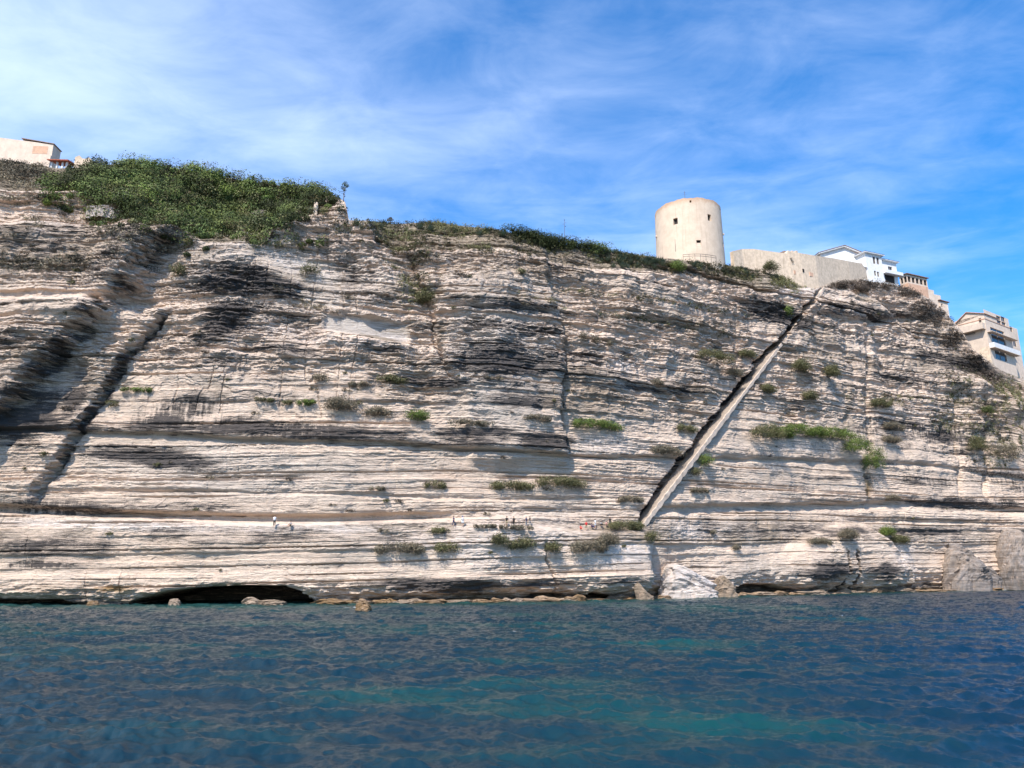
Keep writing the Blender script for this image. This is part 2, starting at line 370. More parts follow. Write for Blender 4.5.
for cx, cy, rx, ry, rot, a in ((650, 315, 150, 12, 9, .5), (60, 275, 80, 10, 0, .7), (30, 232, 60, 12, 0, .5), (400, 270, 60, 30, 20, .4), (250, 240, 60, 8, -10, .4), (380, 338, 34, 4, 9, .9), (550, 496, 60, 8, 0, .5), (300, 519, 180, 4, 1, .3), (780, 520, 110, 4, 0, .5),
        (760, 570, 50, 10, 0, .5), (60, 590, 60, 8, 0, .6), (990, 430, 50, 40, 30, .4), (930, 330, 40, 30, 30, .5), (560, 325, 16, 20, -30, .5), (440, 330, 6, 24, 0, .7), (868, 485, 6, 16, 0, .9), (848, 405, 5, 40, 5, .7), (840, 530, 60, 12, 0, .3), (560, 245, 150, 6, 8, .5), (970, 525, 60, 5, 0, .5)):
    brown = np.maximum(brown, a*blob(cx, cy, rx, ry, rot, 1.3))
orange = np.maximum(.9*blob(115, 589, 28, 5, 0), .9*sm(5.5, 2, up)*sm(380, 420, PX))
orange = np.maximum(orange, np.maximum(.5*blob(180, 592, 120, 4, 0), .8*blob(868, 488, 5, 16, 0))); orange = np.maximum(orange, .75*blob(850, 590, 70, 5, -3)+.7*blob(665, 590, 22, 7, 0)+.35*blob(300, 580, 70, 10, 0))
white = .15*upper+.0*Z
for cx, cy, rx, ry, rot, a in ((500, 545, 120, 24, 0, .6), (610, 552, 40, 15, 0, .9), (780, 284, 36, 12, 18, .9), (300, 265, 45, 10, 22, .7), (280, 328, 40, 8, 4, .6), (385, 336, 30, 5, 8, .8), (350, 345, 60, 6, 6, .6), (620, 366, 20, 10, 0, .7), (800, 540, 50, 20, 0, .05),
        (560, 280, 10, 5, 0, .9), (120, 526, 120, 5, 2, .8), (300, 529, 120, 5, 1, .6), (860, 340, 50, 20, 0, .3), (900, 560, 20, 20, 50, .7), (40, 230, 30, 8, 0, .5), (50, 250, 6, 16, 20, .6), (690, 530, 60, 10, 0, .6), (600, 446, 40, 10, 0, .5), (800, 445, 60, 8, 0, .35), (455, 300, 14, 60, -10, .3)):
    white = np.maximum(white, a*blob(cx, cy, rx, ry, rot, 1.5))
grey = np.maximum(.95*rec*sm(338, 328, PY-.1*(PX-350)), .75*slab); grey = np.maximum(grey, .6*blob(230, 470, 150, 28, 4, 2)*.8); grey = np.maximum(grey, .6*blob(495, 365, 55, 85, 0, 2)); grey = np.maximum(grey, .5*blob(560, 510, 50, 7, 0)); grey = np.maximum(grey, .6*blob(760, 575, 60, 12, 0)); grey = np.maximum(grey, .5*blob(280, 270, 110, 50, 5, 2))
stain_shade = np.maximum(stain_shade, .95*cavem)  # cave walls coloured dark to deepen the shade inside
stain_shade = np.maximum(stain_shade, .75*sm(9, 4, up+W1*8)); brown = np.maximum(brown, .7*sm(16, 5, up+W1*12))
for cx in (836, 846): stain_shade = np.maximum(stain_shade, 1.1*np.exp(-((PX-cx-.12*(PY-560))/1.8)**4)*sm(548, 556, PY)*dm)  # shade inside the dome cracks painted into the rock colour
soil = sm(0, 1.2, Z-ze[None, :])*tab(PX, [(-400, .9), (320, .9), (340, .2), (350, .8), (800, .8), (860, .45), (1400, .4)])
# --- rim and plateau behind
rows_b = [.5, 1.2, 2.5, 5, 9, 15, 25, 45, 90, 180, 400]
ex = []
for r_ in rows_b:
    nb = n[-1]-r_; h = zt+np.minimum(r_, 13)*np.minimum(.32, .55*np.maximum(F*sp+(384-FPY[-1])*cp, 1)/(F*cp-(384-FPY[-1])*sp))+(fbm(arc/4, np.full_like(arc, r_), 77, 3)-.5)*.5-.004*r_
    ex.append(np.stack([bx+nx*0+(nx*n[-1])+(-0.25*0)+nx*-r_, by+ny*n[-1]-ny*r_, h], -1))
G = np.stack([XX, YY, ZZ], -1); G = np.concatenate([G, np.stack(ex)], 0)
nr, nc = G.shape[:2]
idx = np.arange(nr*nc).reshape(nr, nc)
faces = np.stack([idx[:-1, :-1], idx[:-1, 1:], idx[1:, 1:], idx[1:, :-1]], -1).reshape(-1, 4)
def pad(a, v): return np.concatenate([a, np.full((nr-NV, nc), v)], 0).ravel()
A1 = np.stack([pad(np.clip(stain_shade, 0, 1.3), .2), pad(np.clip(brown, 0, 1), .7), pad(np.clip(orange, 0, 1), 0), pad(np.clip(white, 0, 1), 0)], -1)
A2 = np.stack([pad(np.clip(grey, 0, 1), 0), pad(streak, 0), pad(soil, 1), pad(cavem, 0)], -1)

def rock_material(name, attrs=True, base_a=(.75, .60, .475), base_b=(.58, .44, .34)):
    t = NT(name); g = t.n('ShaderNodeNewGeometry').outputs['Position']
    st = t.mapped(g, (.14, .14, 2.6)); s2 = t.mapped(g, (.5, .5, 7)); vv = t.mapped(g, (1.6, 1.6, .12))
    nA = t.noise(st, 1, 6, .65, .4); nB = t.noise(s2, 1, 5, .65, .3); nC = t.noise(g, 1.3, 6, .65); nV = t.noise(vv, 1, 5, .6); nF = t.noise(g, 6, 4, .6)
    c = t.mix(t.ramp(nA, .34, .66), base_b, base_a)
    c = t.mix(t.math('MULTIPLY', t.ramp(nC, .45, .7), .4), c, (.50, .36, .27))
    c = t.mix(t.math('MULTIPLY', t.ramp(t.noise(t.mapped(g, (.035, .035, .09)), 1, 3, .5), .42, .62), .35), c, (.62, .475, .365))
    c = t.mix(t.math('MULTIPLY', t.ramp(t.noise(g, 3.1, 8, .7), .52, .68), .25), c, (.25, .19, .15))
    if attrs:
        a1 = t.n('ShaderNodeVertexColor', layer_name='A1'); a2 = t.n('ShaderNodeVertexColor', layer_name='A2')
        x1 = t.n('ShaderNodeSeparateColor'); t.l(a1.outputs[0], x1.inputs[0]); x2 = t.n('ShaderNodeSeparateColor'); t.l(a2.outputs[0], x2.inputs[0])
        P_, B_, O_ = x1.outputs; G_, S_, L_ = x2.outputs; W_ = a1.outputs['Alpha']
        c = t.mix(t.math('MULTIPLY', G_, .6), c, (.44, .43, .41))
        c = t.mix(t.math('MULTIPLY', W_, t.ramp(nC, .25, .6)), c, (.74, .645, .585))
        br = t.math('ADD', B_, t.math('MULTIPLY', t.math('SUBTRACT', nB, .5), 1.6))
        c = t.mix(t.math('MULTIPLY', t.ramp(br, .3, .8), .75), c, (.20, .15, .10))
        og = t.math('ADD', O_, t.math('MULTIPLY', t.math('SUBTRACT', nC, .5), 1.2))
        c = t.mix(t.math('MULTIPLY', t.ramp(og, .35, .8), O_), c, (.42, .25, .10))
        pn = t.math('ADD', t.math('MULTIPLY', t.math('SUBTRACT', nA, .5), 1.9), t.math('MULTIPLY', t.math('SUBTRACT', nB, .5), 1.7))
        pn = t.math('ADD', pn, t.math('MULTIPLY', t.math('MULTIPLY', t.math('SUBTRACT', nV, .5), 2.4), S_))
        pn = t.math('ADD', pn, t.math('MULTIPLY', t.math('SUBTRACT', nF, .5), .7))
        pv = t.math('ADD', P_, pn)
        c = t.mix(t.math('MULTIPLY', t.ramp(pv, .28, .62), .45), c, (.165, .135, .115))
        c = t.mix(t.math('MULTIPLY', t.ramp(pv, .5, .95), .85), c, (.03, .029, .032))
        so = t.math('ADD', L_, t.math('MULTIPLY', t.math('SUBTRACT', nC, .5), 1.5))
        c = t.mix(t.math('MULTIPLY', t.ramp(so, .45, .8), .8), c, (.14, .11, .07))
    else:
        pv = t.math('ADD', .15, t.math('MULTIPLY', t.math('SUBTRACT', nV, .5), 2.4))
        c = t.mix(t.math('MULTIPLY', t.ramp(pv, .25, .8), .6), c, (.09, .08, .075))
    bh = t.math('ADD', t.math('MULTIPLY', nB, 1.2), t.math('ADD', t.math('MULTIPLY', nC, .6), t.math('MULTIPLY', nF, .8)))
    return t.finish(c, .95, bh, .9, .35, .15)
M_rock = rock_material('limestone')
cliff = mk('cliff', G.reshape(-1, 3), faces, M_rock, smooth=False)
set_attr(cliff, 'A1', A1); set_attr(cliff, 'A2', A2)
structure(cliff, 'layered pale limestone sea cliff with dark stains, ledges and sea caves')

# lookup: pixel -> nearest visible point of the cliff, with outward normal
ZB = np.full((768, 1024), 1e9); ZI = np.full((768, 1024), -1)
_dep = (YY*cp+(ZZ-H)*sp).ravel(); _ix = np.round(FPX).astype(int).ravel(); _iy = np.round(FPY).astype(int).ravel()
ok = (_ix >= 0) & (_ix < 1024) & (_iy >= 0) & (_iy < 768)
o_ = np.argsort(-_dep[ok]); kk = np.nonzero(ok)[0][o_]
ZB[_iy[kk], _ix[kk]] = _dep[kk]; ZI[_iy[kk], _ix[kk]] = kk
_PT = np.stack([XX.ravel(), YY.ravel(), ZZ.ravel()], -1)
def hit(px, py, r=3):
    """the point of the cliff seen at a picture position"""
    px = int(round(px)); py = int(round(py)); best = None
    for k in range(r+6):
        y0, y1, x0, x1 = max(0, py-k), min(768, py+k+1), max(0, px-k), min(1024, px+k+1)
        w = ZB[y0:y1, x0:x1]
        if w.size and w.min() < 1e8:
            j = np.unravel_index(np.argmin(w), w.shape); return Vector(_PT[ZI[y0:y1, x0:x1][j]])
    j = np.argmin((FPX.ravel()-px)**2+(FPY.ravel()-py)**2); return Vector(_PT[j])
def normal_at(px):
    return Vector((float(np.interp(px, us, NX)), float(np.interp(px, us, NY)), 0)).normalized()

_rx = FPX[-1]; _ro = np.argsort(_rx)
def rimY(px): return float(np.interp(px, _rx[_ro], YY[-1][_ro]))
def rimZ(px): return float(np.interp(px, _rx[_ro], ZZ[-1][_ro]))

_rX, _rY = smooth1(XX[-1], 6), smooth1(YY[-1], 6)
def rimP(px): return Vector((float(np.interp(px, _rx[_ro], _rX[_ro])), float(np.interp(px, _rx[_ro], _rY[_ro])), 0))
def rimyaw(a, b): d = rimP(b)-rimP(a); return math.degrees(math.atan2(d.y, d.x))
# ------------------------------------------------------------------ sea
def ocean_tile(N, L, seed, peak, wind, small=.25):
    r = np.random.default_rng(seed); k1 = np.fft.fftfreq(N, L/N)*2*np.pi
    kx, ky = np.meshgrid(k1, k1); k = np.hypot(kx, ky); k[0, 0] = 1
    kp = 2*np.pi/peak
    cosf = (kx*math.cos(wind)+ky*math.sin(wind))/k
    P = np.exp(-1.25*(kp/k)**2)/k**4.0*(.05+.95*cosf**4)*np.exp(-(k*small*.12)**2); P[0, 0] = 0
    h = (r.normal(size=(N, N))+1j*r.normal(size=(N, N)))*np.sqrt(P)
    hh = np.fft.ifft2(h).real; s = hh.std()
    dx = np.fft.ifft2(1j*h*kx/k).real/s; dy = np.fft.ifft2(1j*h*ky/k).real/s
    return hh/s, dx, dy
def samp(T, L, x, y):
    N = T.shape[0]; u = (x/L*N) % N; v = (y/L*N) % N
    i = np.floor(u).astype(int); j = np.floor(v).astype(int); fu = u-i; fv = v-j; i2 = (i+1) % N; j2 = (j+1) % N; i %= N; j %= N
    return (T[j, i]*(1-fu)+T[j, i2]*fu)*(1-fv)+(T[j2, i]*(1-fu)+T[j2, i2]*fu)*fv
TA = ocean_tile(1024, 61., 5, 5.2, R(82)); TB = ocean_tile(1024, 23.7, 6, 1.7, R(62))
# fan of rows, finer near the viewer; reaches under the cliff
rr = np.concatenate([[2.], np.geomspace(8, 420, 1250)]); th = np.linspace(-44, 44, 1700)
TH, RR = np.meshgrid(np.radians(th), rr)
x0 = np.tan(TH)*(RR+25); y0 = RR
rot = R(31); xr_ = x0*math.cos(rot)-y0*math.sin(rot); yr_ = x0*math.sin(rot)+y0*math.cos(rot)
hA = samp(TA[0], 61., x0, y0); hB = samp(TB[0], 23.7, xr_, yr_)
calm = sm(520, 120, RR)*.5+.5
gust = .75+.5*fbm(x0/18, y0/9, 120, 3)
hz = (.096*hA+.030*hB)*calm*gust
ch = .06*calm*gust
gx_ = x0+ch*samp(TA[1], 61., x0, y0); gy_ = y0+ch*samp(TA[2], 61., x0, y0)
edge = sm(0, 25, RR-2)*sm(420, 330, RR)*sm(44, 42.5, np.degrees(np.abs(TH)))
hz = hz*edge
WV = np.stack([gx_, gy_, hz], -1); nr_, nc_ = TH.shape
idx = np.arange(nr_*nc_).reshape(nr_, nc_)
wf = np.stack([idx[:-1, :-1], idx[:-1, 1:], idx[1:, 1:], idx[1:, :-1]], -1).reshape(-1, 4)
wv = WV.reshape(-1, 3); nb = len(wv)
# coarse sheet round the fine one, out to the horizon
t58 = math.tan(R(58)); B_ = 30000.
extra = np.array([(-B_, -B_, 0), (B_, -B_, 0), (B_, 2, 0), (-B_, 2, 0), (-B_, 420, 0), (B_, 420, 0), (-B_, B_, 0), (B_, B_, 0)], float)
i_nl, i_nr, i_fl, i_fr = idx[0, 0], idx[0, -1], idx[-1, 0], idx[-1, -1]
e = lambda i: nb+i
tri = [(e(0), e(1), i_nr), (e(0), i_nr, i_nl), (e(0), i_nl, e(3)), (e(1), e(2), i_nr), (e(3), i_nl, i_fl), (e(3), i_fl, e(4)), (e(2), i_fr, i_nr), (e(2), e(5), i_fr), (e(4), i_fl, e(6)), (i_fl, i_fr, e(6)), (i_fr, e(7), e(6)), (i_fr, e(5), e(7))]
wq = np.concatenate([wf, np.array([(a, b, c, c) for a, b, c in tri])])
t = NT('sea_water'); g = t.n('ShaderNodeNewGeometry').outputs['Position']
big = t.noise(t.mapped(g, (.028, .05, 0)), 1, 3, .5); mid = t.noise(t.mapped(g, (.09, .2, 0)), 1, 3, .55)
sx = t.n('ShaderNodeSeparateXYZ'); t.l(g, sx.inputs[0])
teal = t.math('ADD', t.math('MULTIPLY', big, 1.0), t.math('MULTIPLY', mid, .45))
rightblue = t.math('DIVIDE', sx.outputs[0], t.math('MAXIMUM', t.math('ADD', sx.outputs[1], 5.), 1.))
c = t.mix(t.ramp(teal, .66, .95), (.003, .021, .034), (.004, .042, .043))
c = t.mix(t.math('MULTIPLY', t.ramp(rightblue, .25, .75), .8), c, (.003, .017, .044))
fo = t.n('ShaderNodeVertexColor', layer_name='foam'); fs = t.n('ShaderNodeSeparateColor'); t.l(fo.outputs[0], fs.inputs[0])
fn = t.noise(g, 2.2, 5, .7); ff = t.ramp(t.math('MULTIPLY', fs.outputs[0], t.math('ADD', fn, .25)), .42, .62)
shal = t.math('MULTIPLY', fs.outputs[1], .75); c = t.mix(shal, c, (.02, .065, .055))
c = t.mix(ff, c, (.8, .84, .85))
rp = t.noise(t.mapped(g, (1, 1.6, 1)), 7.5, 6, .66); rp2 = t.noise(g, 19, 4, .6)
bp = t.math('ADD', rp, t.math('MULTIPLY', rp2, .35))
M_sea = t.finish(c, .11, bp, .6, .045, .42); t.b.inputs['IOR'].default_value = 1.333
sea = mk('sea', np.concatenate([wv, extra]), wf, M_sea, smooth=True)
# (triangles are added with a second pass so the fine quads stay quads)
me = sea.data; n0v = len(me.polygons)
skirt = mk('open_sea', np.concatenate([wv[[i_nl, i_nr, i_fl, i_fr]]*[1, 1, 0], extra]), [tuple({i_nl: 0, i_nr: 1, i_fl: 2, i_fr: 3}.get(k, k-nb+4) for k in f) for f in tri], M_sea)
structure(sea, 'dark blue green choppy sea in front of the cliff'); structure(skirt, 'open sea reaching to the horizon')
foam = np.zeros((len(me.vertices), 3), np.float32)
wx, wy = wv[:, 0], wv[:, 1]
wpx = 512+F*wx/np.maximum(wy*cp-H*sp, .1)
sh_d = np.interp(wpx, us, BY); rel = sh_d-wy
foam[:nb, 0] = np.clip(np.exp(-((rel-1.5)/2.2)**2)*tab(wpx, [(0, .35), (400, .5), (640, .55), (780, .8), (1024, 1)]), 0, 1)
foam[:nb, 1] = sm(22, 2, rel)*.8
rk = at(363, 607.5, 1); rk_p = H/(-ray(363, 607.5)[1]); rkx = ray(363, 607.5)[0]*rk_p
foam[:nb, 0] = np.maximum(foam[:nb, 0], .95*np.exp(-(((wx-rkx)/3.6)**2+((wy-rk_p+1)/2.0)**2)))
for fx, fy in ((516, 632), (842, 616)):
    yy_ = H/(-ray(fx, fy)[1]); xx_ = ray(fx, fy)[0]*yy_
    foam[:nb, 0] = np.maximum(foam[:nb, 0], .8*np.exp(-(((wx-xx_)/.6)**2+((wy-yy_)/.5)**2)))
set_attr(sea, 'foam', foam); set_attr(skirt, 'foam', np.zeros((len(skirt.data.vertices), 3)))

# ------------------------------------------------------------------ light and sky
SUN_EL, SUN_AZ = R(50), R(22)                   # azimuth measured from straight behind the viewer, towards the left
sv = Vector((-math.sin(SUN_AZ)*math.cos(SUN_EL), -math.cos(SUN_AZ)*math.cos(SUN_EL), math.sin(SUN_EL)))
sd_ = bpy.data.lights.new('sun', 'SUN'); sd_.energy = 4.2; sd_.angle = R(.53); sd_.color = (1, .945, .865)
so = bpy.data.objects.new('sun', sd_); col.objects.link(so); so.rotation_euler = sv.to_track_quat('Z', 'Y').to_euler(); so.location = (-60, -60, 120)
w = bpy.data.worlds.new('World'); scene.world = w; w.use_nodes = True; nt = w.node_tree; nt.nodes.clear()
class WN(NT):
    def __init__(s, tree): s.t = tree
t = WN(nt)
out = nt.nodes.new('ShaderNodeOutputWorld'); bg = nt.nodes.new('ShaderNodeBackground'); bg.inputs[1].default_value = .15
sky = nt.nodes.new('ShaderNodeTexSky'); sky.sky_type = 'NISHITA'; sky.sun_disc = False; sky.sun_elevation = SUN_EL
sky.sun_rotation = math.atan2(sv.x, sv.y); sky.air_density = 1.0; sky.dust_density = .3; sky.ozone_density = 3.0; sky.altitude = 0
tc = nt.nodes.new('ShaderNodeTexCoord').outputs['Generated']
sx = nt.nodes.new('ShaderNodeSeparateXYZ'); t.l(tc, sx.inputs[0])
zc = t.math('MAXIMUM', sx.outputs[2], .06)
cx_ = t.math('DIVIDE', sx.outputs[0], zc); cy_ = t.math('DIVIDE', sx.outputs[1], zc)
cv = nt.nodes.new('ShaderNodeCombineXYZ'); t.l(cx_, cv.inputs[0]); t.l(cy_, cv.inputs[1])
def rotmap(sc, rz):
    nd = nt.nodes.new('ShaderNodeMapping'); nd.inputs['Scale'].default_value = sc; nd.inputs['Rotation'].default_value = (0, 0, R(rz)); t.l(cv.outputs[0], nd.inputs[0]); return nd.outputs[0]
n_big = t.noise(rotmap((.55, .9, 1), 20), 1.0, 4, .5, .6)
n_str = t.noise(rotmap((.7, 1.6, 1), 38), 1.0, 7, .58, .8)
n_fin = t.noise(rotmap((3.5, 5, 1), 30), 1.0, 6, .6, .5)
d1 = t.math('MULTIPLY_ADD', n_big, 1.5, t.math('MULTIPLY', n_str, .65))
d1 = t.math('ADD', d1, t.math('MULTIPLY', n_fin, .6))
leftb = t.math('MULTIPLY', sx.outputs[0], -.5)
d1 = t.math('ADD', d1, leftb)
cl = t.math('MULTIPLY', t.ramp(d1, .92, 2.1), .42)
hsv = nt.nodes.new('ShaderNodeHueSaturation'); hsv.inputs['Saturation'].default_value = 1.4; t.l(sky.outputs[0], hsv.inputs['Color'])
skc = t.mix(cl, hsv.outputs[0], (7.2, 7.9, 9.0))
tn = nt.nodes.new('ShaderNodeMix'); tn.data_type = 'RGBA'; tn.blend_type = 'MULTIPLY'; tn.inputs[0].default_value = 1; t.l(hsv.outputs[0], tn.inputs[6]); tn.inputs[7].default_value = (1.0, 1.0, 1.06, 1)
skc = t.mix(cl, tn.outputs[2], (7.8, 8.4, 9.2))
t.l(skc, bg.inputs[0]); t.l(bg.outputs[0], out.inputs[0])
vs = scene.view_settings; vs.view_transform = 'Standard'; vs.look = 'None'; vs.gamma = 1; vs.exposure = 0.78; vs.use_curve_mapping = False
scene.cycles.sample_clamp_direct = 6; scene.cycles.max_bounces = 6; scene.cycles.use_denoising = True
# ------------------------------------------------------------------ foliage
def leaf_mat(name, c, var=.35):
    t = NT(name); vc = t.n('ShaderNodeVertexColor', layer_name='tint'); g = t.n('ShaderNodeNewGeometry')
    mul = t.n('ShaderNodeMix'); mul.data_type = 'RGBA'; mul.blend_type = 'MULTIPLY'; mul.inputs[0].default_value = 1
    mul.inputs[6].default_value = (*c, 1); t.l(vc.outputs[0], mul.inputs[7])
    m = t.finish(mul.outputs[2], .75, None, spec=.2)
    return m
M_green = leaf_mat('scrub_green_leaves', (.070, .088, .026)); M_bright = leaf_mat('fresh_green_leaves', (.105, .14, .032))
M_olive = leaf_mat('olive_leaves', (.105, .10, .045)); M_dry = leaf_mat('dry_twigs', (.15, .125, .085)); M_darkbrush = leaf_mat('dark_twigs', (.075, .058, .045))
M_agave = leaf_mat('grey_green_leaves', (.12, .15, .10))
M_bark = simple('bark', (.12, .085, .06))
def leaves(centres, radii, n_each, size, seed, colvar=.35, flat=.8, spiky=False):
    """random small leaf faces spread through clumps; returns verts, quads, tint"""
    r = np.random.default_rng(seed); N = len(centres); C = np.repeat(np.asarray(centres, float), n_each, 0); Rr = np.repeat(np.asarray(radii, float), n_each)
    M = len(C); d = r.normal(size=(M, 3)); d /= np.linalg.norm(d, axis=1)[:, None]
    rad = 1-.45*r.random(M)**2
    P = C+d*(Rr*rad)[:, None]*np.array([1, 1, flat])
    if spiky: a = d*[1, 1, .9]+[0, 0, .5]
    else: a = np.cross(d, r.normal(size=(M, 3)))+r.normal(size=(M, 3))*.35
    a /= np.linalg.norm(a, axis=1)[:, None]; b = np.cross(a, r.normal(size=(M, 3)) if spiky else d+r.normal(size=(M, 3))*.45); b /= np.linalg.norm(b, axis=1)[:, None]
    sz = size*(.55+.9*r.random(M)); w = sz*(.16 if spiky else .42)
    L = a*sz[:, None]; Wd = b*w[:, None]
    v = np.stack([P-L*.5, P+Wd*.5, P+L*.5, P-Wd*.5], 1).reshape(-1, 3)
    q = np.arange(M*4).reshape(-1, 4)
    cl = 1+colvar*(r.random((N, 1))*2-1)+np.array([[.25, .05, -.1]])*(r.random((N, 1))-.5)*colvar*2
    tint = np.repeat(cl, n_each, 0)*(1+.35*(r.random((M, 1))-.5))
    return v, q, np.repeat(np.clip(tint, .1, 2.5), 4, 0)
def foliage(name, L, mat, parent=None):
    o = mk(name, L[0], L[1], mat, parent); set_attr(o, 'tint', L[2]); return o

# scrub that nobody could count: ground cover on the top slopes, sampled on the cliff surface
def dens(blobs):
    d = np.zeros_like(PX)
    for cx, cy, rx, ry, rot, a in blobs: d = np.maximum(d, a*blob(cx, cy, rx, ry, rot, 2))
    return d
flatN = fbm(S/5, Z/2.5, 400, 4)
def scrub(name, label, D, count, mat, n_each, size, rad, seed, lift=.3, thr=.5, colvar=.4, spiky=False):
    r = np.random.default_rng(seed); p = (D*(sm(thr-.12, thr+.1, flatN))).ravel()
    cell = np.abs(np.gradient(XX, axis=1)*np.gradient(ZZ, axis=0)).ravel()+1e-6
    p = p*cell; p /= p.sum(); k = r.choice(len(p), count, p=p)
    c = _PT[k].copy(); rd = rad*(.45+1.25*r.random(count)**1.7); fld = fbm(c[:, 0]/7+50, c[:, 2]/4, seed+900, 3); c[:, 2] += lift*rd; nrm = np.stack([np.broadcast_to(nx, PX.shape).ravel()[k], np.broadcast_to(ny, PX.shape).ravel()[k]], -1); c[:, :2] += nrm*(lift*rd*.8)[:, None]
    L = leaves(c, rd, n_each, size, seed, colvar, .8, spiky); L[2][:] *= np.repeat(.45+1.15*sm(.3, .7, fld), n_each*4)[:, None]
    o = foliage(name, L, mat); return tag(o, label, None, kind='stuff')
TOPL = [(190, 205, 110, 34, 6, 1), (105, 190, 44, 28, 0, 1), (72, 182, 22, 17, 0, 1), (290, 195, 40, 12, 8, 1), (230, 225, 50, 16, 0, 1), (140, 165, 70, 12, 3, 1), (285, 188, 50, 8, 8, 1)]
hole = 1-blob(60, 166, 17, 12, 0, 2)-blob(104, 211, 15, 6, 5, 2)-blob(262, 212, 10, 4, -10, 2)-.9*blob(305, 206, 16, 8, 0, 2)
scrub('scrub', 'dense green scrub covering the slope above the cliff', dens(TOPL)*np.clip(hole, 0, 1), 1150, M_green, 190, .36, 1.45, 41, .25, .30, .6)
scrub('fresh_scrub', 'bright green bushes among the darker scrub on the slope', dens([(150, 205, 60, 14, 0, .8), (72, 200, 24, 12, 0, 1), (230, 190, 80, 14, 8, .8), (290, 190, 36, 6, 8, 1), (95, 195, 20, 16, 0, .8)])*np.clip(hole, 0, 1), 190, M_bright, 190, .34, 1.25, 42, .5, .5, .35)
scrub('olive_scrub', 'dull olive and brown bushes scattered through the green scrub', dens(TOPL)*np.clip(hole, 0, 1), 420, M_olive, 170, .33, 1.4, 49, .35, .45, .6)
scrub('dry_scrub', 'brown dry scrub on ledges of the far end of the cliff top', dens([(15, 165, 34, 18, 20, 1), (110, 240, 60, 10, 5, .7), (60, 275, 80, 8, 0, .7), (170, 245, 50, 8, 0, .6), (40, 225, 50, 5, 0, .7), (240, 235, 60, 8, 0, .7), (30, 200, 30, 5, 0, .7), (50, 250, 6, 20, 0, .8), (300, 300, 40, 4, 20, .5), (145, 262, 20, 16, 0, .3)]), 2300, M_dry, 20, .28, .6, 43, .2, .48, .5)
scrub('rim_scrub', 'low grey brown scrub along the rim and in the gully below it', dens([(440, 228, 90, 9, 3, 1), (530, 238, 70, 9, 8, .9), (400, 250, 30, 24, 20, .9), (415, 280, 16, 22, 20, .8), (500, 250, 60, 5, 5, .5), (640, 262, 70, 6, 8, .9), (720, 270, 60, 7, 8, .9), (780, 282, 22, 8, 20, .9), (640, 300, 90, 3, 8, .4), (650, 322, 120, 3, 9, .35), (600, 250, 60, 6, 10, .8)]), 3000, M_olive, 22, .28, .6, 44, .3, .42, .5)
scrub('green_rim_scrub', 'dark green bushes on the rim near the tower', dens([(545, 236, 36, 9, 12, 1), (585, 243, 24, 7, 14, .8)]), 900, M_green, 28, .3, .8, 45, .9, .25, .4)
scrub('end_slope_scrub', 'dark brown brush hanging on the far right shoulder of the cliff', dens([(928, 315, 19, 10, 20, 1), (880, 286, 44, 4, 5, 1), (908, 292, 14, 4, 15, 1), (845, 285, 14, 4, 0, 1), (952, 340, 10, 8, 50, .8), (972, 362, 12, 7, 45, .8), (985, 378, 20, 6, 30, .5)]), 1500, M_darkbrush, 26, .32, .75, 46, .3, .36, .5)
scrub('slope_scrub', 'mixed olive scrub on the broken slope below the pale house', dens([(1006, 392, 30, 7, 20, 1), (960, 390, 24, 16, 20, .6), (1000, 440, 40, 14, 25, .6), (985, 455, 30, 10, 20, .6), (950, 420, 20, 10, 0, .4), (1010, 400, 30, 20, 0, .6), (1024, 430, 20, 20, 0, .4), (890, 400, 40, 6, 0, .4)]), 1500, M_olive, 24, .28, .65, 47, .3, .45, .5)

# single shrubs: each a thing of its own
def shrub_mesh(w, d, h, n_cl, seed, per=55, size=.2, spiky=False):
    r = np.random.default_rng(seed)
    c = np.stack([(r.random(n_cl)-.5)*w*.8, (r.random(n_cl)-.5)*d*.7, h*(.25+.4*r.random(n_cl)*(1-.0))], -1)
    c[:, 2] *= (1-.45*np.abs(c[:, 0])/(w*.5+1e-6)); c[:, 2] += .06*h
    rad = np.minimum(h*.45, 1.0)*(.7+.6*r.random(n_cl))
    return leaves(c, rad, per, size, seed, .4, .75, spiky)
def dist_at(p): return p.y*cp+(p.z-H)*sp
def shrub(px, py, wpx, hpx, mat, label, cat='shrub', name='shrub', seed=None, group=None, spiky=False, bottom=True):
    p = hit(px, py+hpx*.3); m = dist_at(p)/F; wn = wpx*m*1.12; hn = hpx*m*1.25; nn = normal_at(px)
    ncl = int(max(5, min(80, wn*hn*3)))
    o = foliage(name, shrub_mesh(wn, max(.5, min(wn, hn)*.7), hn, ncl, seed or int(px*7+py), 70, .24, spiky), mat)
    o.location = p+nn*(.28*min(wn, hn)+.08)+Vector((0, 0, -hn*.12)); o.rotation_euler = (0, 0, math.atan2(nn.x, -nn.y))
    return tag(o, label, cat, group)
G_, B_r, O_, D_, K_ = M_green, M_bright, M_olive, M_dry, M_darkbrush
